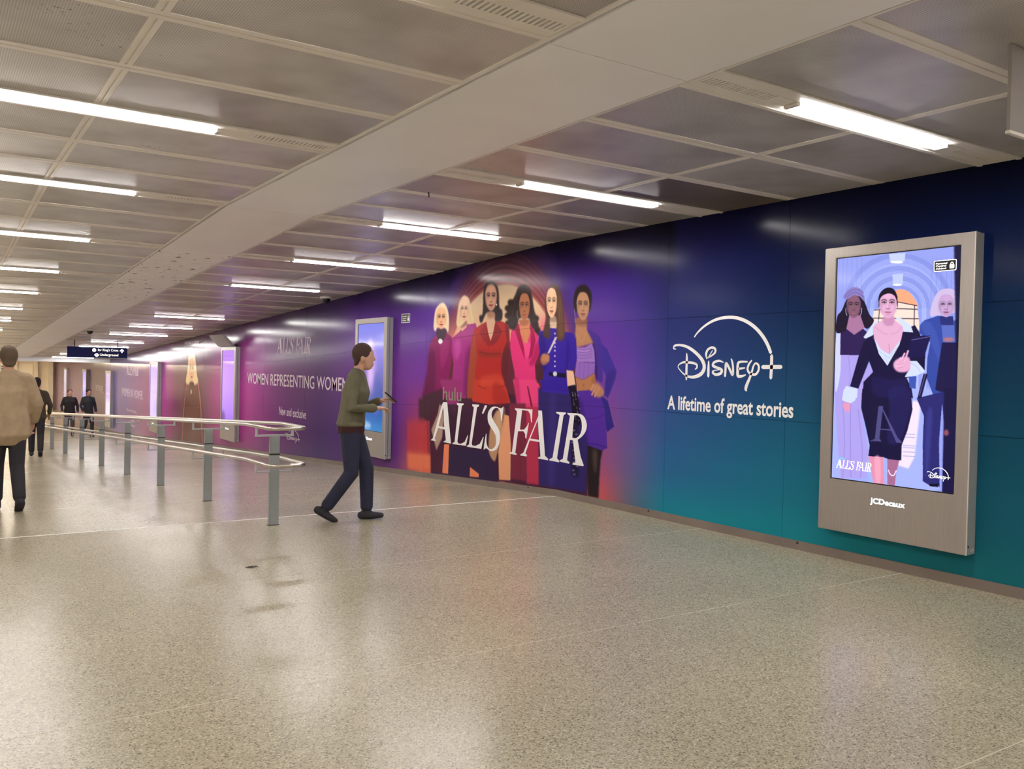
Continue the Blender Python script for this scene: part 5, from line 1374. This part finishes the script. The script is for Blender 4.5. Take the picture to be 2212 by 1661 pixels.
flat_y('line_roundel_bar', [(-.095, -.090), (.035, -.090), (.035, -.066), (-.095, -.066)], -.0412, M_['glow'], bd)
flat_y('arrow', [(.66, .125), (.725, .06), (.70, .045), (.675, .07), (.675, .005), (.645, .005), (.645, .07), (.62, .045), (.595, .06)], -.0408, M_['glow'], bd)
# small far notice on the end wall
fs = tag(empty('wall_notice', (3.62, 57.94, .95)), 'small pale notice board high on the bright end wall', 'sign')
MB().box((-.28, -.02, -.16), (.28, .055, .16)).build('board', mat('notice_grey', (196, 200, 206), .4), fs)
for z in (.06, -.06): MB().box((-.1, -.026, z - .03), (.22, -.02, z + .03)).build('text_bar', M_['dark'], fs)

# ------------------------------------------------------------ plain box hung from the ceiling at the right edge
hb = tag(empty('hanging_box', (4.85, 2.12, 2.63)), 'plain grey box hung from the ceiling at the right picture edge', 'sign')
MB().box((-.75, -.0, 0), (.75, .016, .402)).build('casing', M_['grey_box'], hb, bevel=.002)
MB().box((-.752, -.003, -.004), (.752, .019, .01)).build('lower_lip', M_['rib'], hb)

# ------------------------------------------------------------ dome cameras, cable end, litter
def dome(loc, rot, label):
    root = tag(empty('dome_camera', loc, (rot, 0, 0)), label, 'security camera', 'dome cameras on the ceiling')
    MB().cyl((0, 0, 0), (0, 0, -.035), .11, 24, .1).build('mount', M_['camera_white'], root)
    vs, f = [], []
    n, k = 20, 6
    for i in range(k + 1):
        a = math.pi / 2 * i / k
        for j in range(n): vs.append((.078 * math.cos(a) * math.cos(2 * math.pi * j / n), .078 * math.cos(a) * math.sin(2 * math.pi * j / n), -.035 - .085 * math.sin(a)))
    for i in range(k):
        for j in range(n): f.append((i * n + j, (i + 1) * n + j, (i + 1) * n + (j + 1) % n, i * n + (j + 1) % n))
    link('dome', mesh('dome', vs, f, True), root, M_['black'])
dome((5.95, 15.05, hc(15.05)), RAMP, 'dark dome camera on the ceiling close to the mural wall')
dome((3.42, 24.5, hc(24.5)), RAMP, 'dark dome camera on the ceiling beside the beam above the ramp')
cbl = MB(); tube_path(cbl, [(0, 0, .01), (0, 0, -.012), (.006, .003, -.03), (-.003, 0, -.042)], .005, 8)
tag(cbl.build('cable_end', M_['black'], None, (3.64, 6.86, H)), 'short black cable end dangling from the ceiling rib', 'cable')
lf = mesh('dead_leaf', [(-.05, 0, .001), (-.01, .018, .006), (.03, .012, .012), (.055, -.004, .004), (.02, -.016, .008), (-.02, -.012, .002), (0, 0, .014)], [(0, 6, 1), (1, 6, 2), (2, 6, 3), (3, 6, 4), (4, 6, 5), (5, 6, 0)])
tag(link('dead_leaf', lf, None, mat('leaf', (52, 40, 30), .7), (2.0, 6.42, 0.0), (0, 0, -.4)), 'small curled brown leaf lying on the floor before the handrail', 'litter')

# ------------------------------------------------------------ people
def limb(mb, pts, rad, n=12, side=(0, 1, 0)):
    """tapering limb; radius may be a pair (along side, across)"""
    P = [Vector(p) for p in pts]; R = [(r, r) if not isinstance(r, tuple) else r for r in rad]
    d0 = (P[0] - P[1]).normalized(); d1 = (P[-1] - P[-2]).normalized()
    P = [P[0] + d0 * min(R[0]) * .7] + P + [P[-1] + d1 * min(R[-1]) * .7]
    R = [(R[0][0] * .55, R[0][1] * .55)] + R + [(R[-1][0] * .55, R[-1][1] * .55)]
    vs, fs = [], []
    for i, p in enumerate(P):
        t = (P[min(i + 1, len(P) - 1)] - P[max(i - 1, 0)]).normalized()
        u = Vector(side) - t * Vector(side).dot(t)
        u = u.normalized() if u.length > .05 else t.orthogonal().normalized()
        w = t.cross(u)
        for j in range(n):
            a = 2 * math.pi * j / n
            vs.append(tuple(p + u * (R[i][0] * math.cos(a)) + w * (R[i][1] * math.sin(a))))
    for i in range(len(P) - 1):
        for j in range(n): fs.append((i * n + j, i * n + (j + 1) % n, (i + 1) * n + (j + 1) % n, (i + 1) * n + j))
    fs += [tuple(range(n - 1, -1, -1)), tuple(range((len(P) - 1) * n, len(P) * n))]
    mb.add(vs, fs)
def ball(mb, c, r, n=14, k=10):
    c = Vector(c); vs, fs = [], []
    for i in range(k + 1):
        a = math.pi * i / k
        for j in range(n):
            b = 2 * math.pi * j / n
            vs.append((c.x + r[0] * math.sin(a) * math.cos(b), c.y + r[1] * math.sin(a) * math.sin(b), c.z + r[2] * math.cos(a)))
    for i in range(k):
        for j in range(n): fs.append((i * n + j, (i + 1) * n + j, (i + 1) * n + (j + 1) % n, i * n + (j + 1) % n))
    mb.add(vs, fs)
def fuse(name, mb, voxel, m, parent, smooth=4):
    """fuse overlapping volumes into one continuous skin"""
    me = mesh(name, mb.v, mb.f)
    bm = bmesh.new(); bm.from_mesh(me); bmesh.ops.remove_doubles(bm, verts=bm.verts, dist=1e-5); bmesh.ops.recalc_face_normals(bm, faces=bm.faces); bm.to_mesh(me); bm.free()
    o = bpy.data.objects.new(name, me); COL.objects.link(o)
    r = o.modifiers.new('r', 'REMESH'); r.mode = 'VOXEL'; r.voxel_size = voxel
    s = o.modifiers.new('s', 'SMOOTH'); s.factor = .5; s.iterations = smooth
    dg = bpy.context.evaluated_depsgraph_get()
    nm = bpy.data.meshes.new_from_object(o.evaluated_get(dg)); nm.name = name
    bpy.data.objects.remove(o); bpy.data.meshes.remove(me)
    for p in nm.polygons: p.use_smooth = True
    return link(name, nm, parent, m)
SKIN = {'fair': mat('skin_fair', (206, 158, 134), .5), 'tan': mat('skin_tan', (176, 128, 104), .5)}
def person(label, loc, heading, look, pose, vox=.012, fingers=False, group=None):
    """local frame: faces +X, left is +Y, feet at z=0"""
    root = tag(empty('person', loc, (0, 0, heading)), label, 'person', group)
    J = dict(pelvis=(0, 0, .92), waist=(.01, 0, 1.08), chest=(.02, 0, 1.27), neck=(.0, 0, 1.43), nape=(.02, 0, 1.50), head=(.035, 0, 1.59),
             shL=(0, .175, 1.385), shR=(0, -.175, 1.385), hipL=(0, .085, .90), hipR=(0, -.085, .90))
    J.update(pose)
    g = lambda k: J[k]
    body, coat, trou = MB(), MB(), MB()
    limb(body, [g('pelvis'), g('waist'), g('chest'), g('neck')], [(.15, .10), (.125, .085), (.15, .10), (.07, .06)])
    limb(body, [g('neck'), g('nape'), g('head')], [.056, .052, .06])
    hx, hy, hz = g('head')
    ball(body, (hx, hy, hz + .03), (.098, .076, .115)); ball(body, (hx + .035, hy, hz - .045), (.055, .052, .06))
    ball(body, (hx + .096, hy, hz + .002), (.016, .013, .018)); limb(body, [(hx + .085, hy, hz + .04), (hx + .098, hy, hz)], [.009, .011], 8)
    ball(body, (hx + .080, hy, hz - .048), (.014, .026, .012))
    for s in (1, -1): ball(body, (hx - .008, hy + s * .078, hz + .005), (.02, .012, .032), 8, 6)
    for s, k in ((1, 'L'), (-1, 'R')):
        limb(body, [g('sh' + k), g('el' + k), g('wr' + k)], [.045, .036, .026])
        limb(body, [g('hip' + k), g('kn' + k), g('an' + k)], [.075, .052, .036])
        e, w = Vector(g('el' + k)), Vector(g('wr' + k)); d = (w - e).normalized()
        sd = Vector((0, 0, 1)).cross(d); sd = sd.normalized() if sd.length > .1 else Vector((0, 1, 0))
        up = d.cross(sd)
        pm = w + d * .055
        limb(body, [w, pm, w + d * .085], [(.026, .022), (.040, .016), (.038, .013)], 12, tuple(sd))
        curl = up * -1
        for fi, (off, ln, r) in enumerate(((-.030, .062, .0085), (-.010, .075, .009), (.010, .070, .009), (.029, .055, .008))):
            b0 = w + d * .085 + sd * off
            p1 = b0 + d * ln * .45 + curl * .006
            p2 = p1 + d * ln * .32 + curl * .022
            p3 = p2 + d * ln * .12 + curl * .024
            limb(body, [tuple(b0 - d * .012), tuple(p1), tuple(p2), tuple(p3)], [r, r * .95, r * .85, r * .7], 8)
        tb = w + d * .03 + sd * (.034 * -s)
        t1 = tb + d * .03 + sd * (.018 * -s) + curl * .012; t2 = t1 + d * .028 + curl * .014
        limb(body, [tuple(tb), tuple(t1), tuple(t2)], [.012, .0105, .0085], 8)
        # clothes
        limb(coat, [g('sh' + k), g('el' + k), tuple(e + (w - e) * .93)], [.066, .056, .046] if not look.get('wide') else [.075, .07, .06])
        kn, an = Vector(g('kn' + k)), Vector(g('an' + k))
        limb(trou, [g('hip' + k), tuple(kn), tuple(an + (kn - an) * .06)], [(.098, .105), .074, .062])
    limb(trou, [tuple(Vector(g('pelvis')) + Vector((0, 0, .08))), tuple(Vector(g('pelvis')) - Vector((0, 0, .06)))], [(.165, .118), (.168, .122)])
    k = 1.1 if look.get('wide') else 1.0
    hem = look.get('hem', .86)
    limb(coat, [g('neck'), g('chest'), g('waist'), (0.0, 0, .95), (0.0, 0, hem)], [(.10 * k, .085 * k), (.20 * k, .135 * k), (.178 * k, .125 * k), (.192 * k, .135 * k), (.205 * k, .145 * k)])
    limb(coat, [g('shL'), g('neck'), g('shR')], [.07 * k, .075 * k, .07 * k])
    fuse('body', body, .0065 if fingers else vox, SKIN[look['skin']], root, 2)
    c = fuse('jacket', coat, vox, look['coat'], root, 5)
    fuse('trousers', trou, vox, look['trousers'], root, 4)
    hr = MB()
    ball(hr, (hx - .018, hy, hz + .055), (.104, .088, .108))
    if look.get('long'): limb(hr, [(hx - .06, hy, hz + .04), (hx - .085, hy, hz - .08), (hx - .075, hy, hz - .2)], [(.075, .05), (.08, .045), (.065, .03)])
    else: limb(hr, [(hx - .05, hy, hz + .04), (hx - .07, hy, hz - .05)], [(.075, .045), (.06, .03)])
    fuse('hair', hr, min(vox, .01), look['hair'], root, 2)
    if look.get('under'):
        ub = MB(); limb(ub, [(0, 0, hem + .03), (0, 0, hem - .07)], [(.185, .13), (.19, .135)]); fuse('jumper', ub, vox, look['under'], root, 3)
    for s in ('L', 'R'):
        an = Vector(g('an' + s)); tl = J.get('lift' + s, 0)
        sh = MB(); f = Vector((math.cos(tl), 0, -math.sin(tl))); up = Vector((math.sin(tl), 0, math.cos(tl)))
        b = an - up * .05
        limb(sh, [tuple(b - f * .06), tuple(b + f * .05), tuple(b + f * .15)], [(.042, .040), (.048, .038), (.040, .026)])
        limb(sh, [tuple(an), tuple(b)], [.045, .05])
        fuse('shoe', sh, min(vox, .01), look['shoes'], root, 2)
    if look.get('phone'):
        w, e = Vector(g('wrL')), Vector(g('elL')); d = (w - e).normalized(); c0 = w + d * .125 + Vector((.0, -.03, .012))
        ph = tag(MB().box((-.006, -.038, -.075), (.006, .038, .075)).build('phone', M_['black'], None, None, None, .003), 'dark phone held by the person in olive', 'phone')
        ph.matrix_world = root.matrix_basis @ Matrix.Translation(c0) @ Matrix.Rotation(-.9, 4, 'Y')
    return root
cl = lambda n, c: mat('cloth_' + n, c, .85, var=.12, vscale=9, bump=.3, bscale=90)
LK = dict(skin='fair', coat=cl('olive', (104, 100, 78)), trousers=cl('navy', (40, 42, 66)), hair=cl('brown_hair', (74, 54, 48)), shoes=cl('shoe', (48, 46, 52)), under=cl('maroon', (62, 26, 28)), hem=.94, phone=True)
# walking, half a step, forearms raised
person('walking person in olive top and navy trousers looking at a phone, before the mural', (3.42, 7.95, 0), math.atan2(-.48, .88), LK,
       dict(pelvis=(0, 0, .91), waist=(.015, 0, 1.07), chest=(.045, 0, 1.26), neck=(.05, 0, 1.42), nape=(.075, 0, 1.49), head=(.115, 0, 1.565),
            shL=(.04, .175, 1.375), shR=(.04, -.175, 1.375), elL=(.06, .24, 1.10), wrL=(.27, .13, 1.16), elR=(.03, -.25, 1.10), wrR=(.24, -.12, 1.10),
            knL=(.15, .09, .49), anL=(.16, .09, .088), knR=(.02, -.085, .47), anR=(-.22, -.085, .13), liftR=.55), .011, True)
LK2 = dict(skin='fair', coat=cl('beige', (172, 150, 122)), trousers=cl('charcoal', (44, 42, 48)), hair=cl('dark_hair', (92, 76, 60)), shoes=cl('shoe', (48, 46, 52)), hem=.80, wide=True)
walk = dict(elL=(-.04, .27, 1.12), wrL=(.06, .27, .90), elR=(.02, -.27, 1.12), wrR=(.16, -.25, .93), knL=(.13, .09, .48), anL=(.12, .09, .088), knR=(.0, -.085, .47), anR=(-.24, -.085, .13), liftR=.6)
person('person in a wide beige coat walking away at the left edge', (.72, 10.7, hf(10.7)), math.pi / 2 + .05, LK2, walk)
LK3 = dict(skin='tan', coat=cl('moss', (66, 60, 48)), trousers=cl('charcoal', (44, 42, 48)), hair=cl('black_hair', (34, 28, 28)), shoes=cl('shoe', (48, 46, 52)), hem=.84)
person('person in a dark moss coat beyond the beige coat, left of the handrail', (2.02, 22.0, hf(22.0)), math.pi / 2 - .1, LK3, walk, .015)
LK4 = dict(skin='fair', coat=cl('blackcoat', (38, 30, 36)), trousers=cl('grey', (72, 66, 70)), hair=cl('reddish_hair', (96, 58, 56)), shoes=cl('shoe', (48, 46, 52)), hem=.86)
person('far person in a black jacket with reddish hair, down the ramp', (4.38, 36.0, hf(36.0)), -math.pi / 2, LK4, walk, .018)
LK5 = dict(skin='tan', coat=cl('blackcoat2', (32, 32, 38)), trousers=cl('charcoal', (44, 42, 48)), hair=cl('black_hair', (34, 28, 28)), shoes=cl('shoe', (48, 46, 52)), hem=.80)
person('far person in a long black coat right of the red-haired one', (4.86, 35.0, hf(35.0)), -math.pi / 2 + .3, LK5, walk, .018)
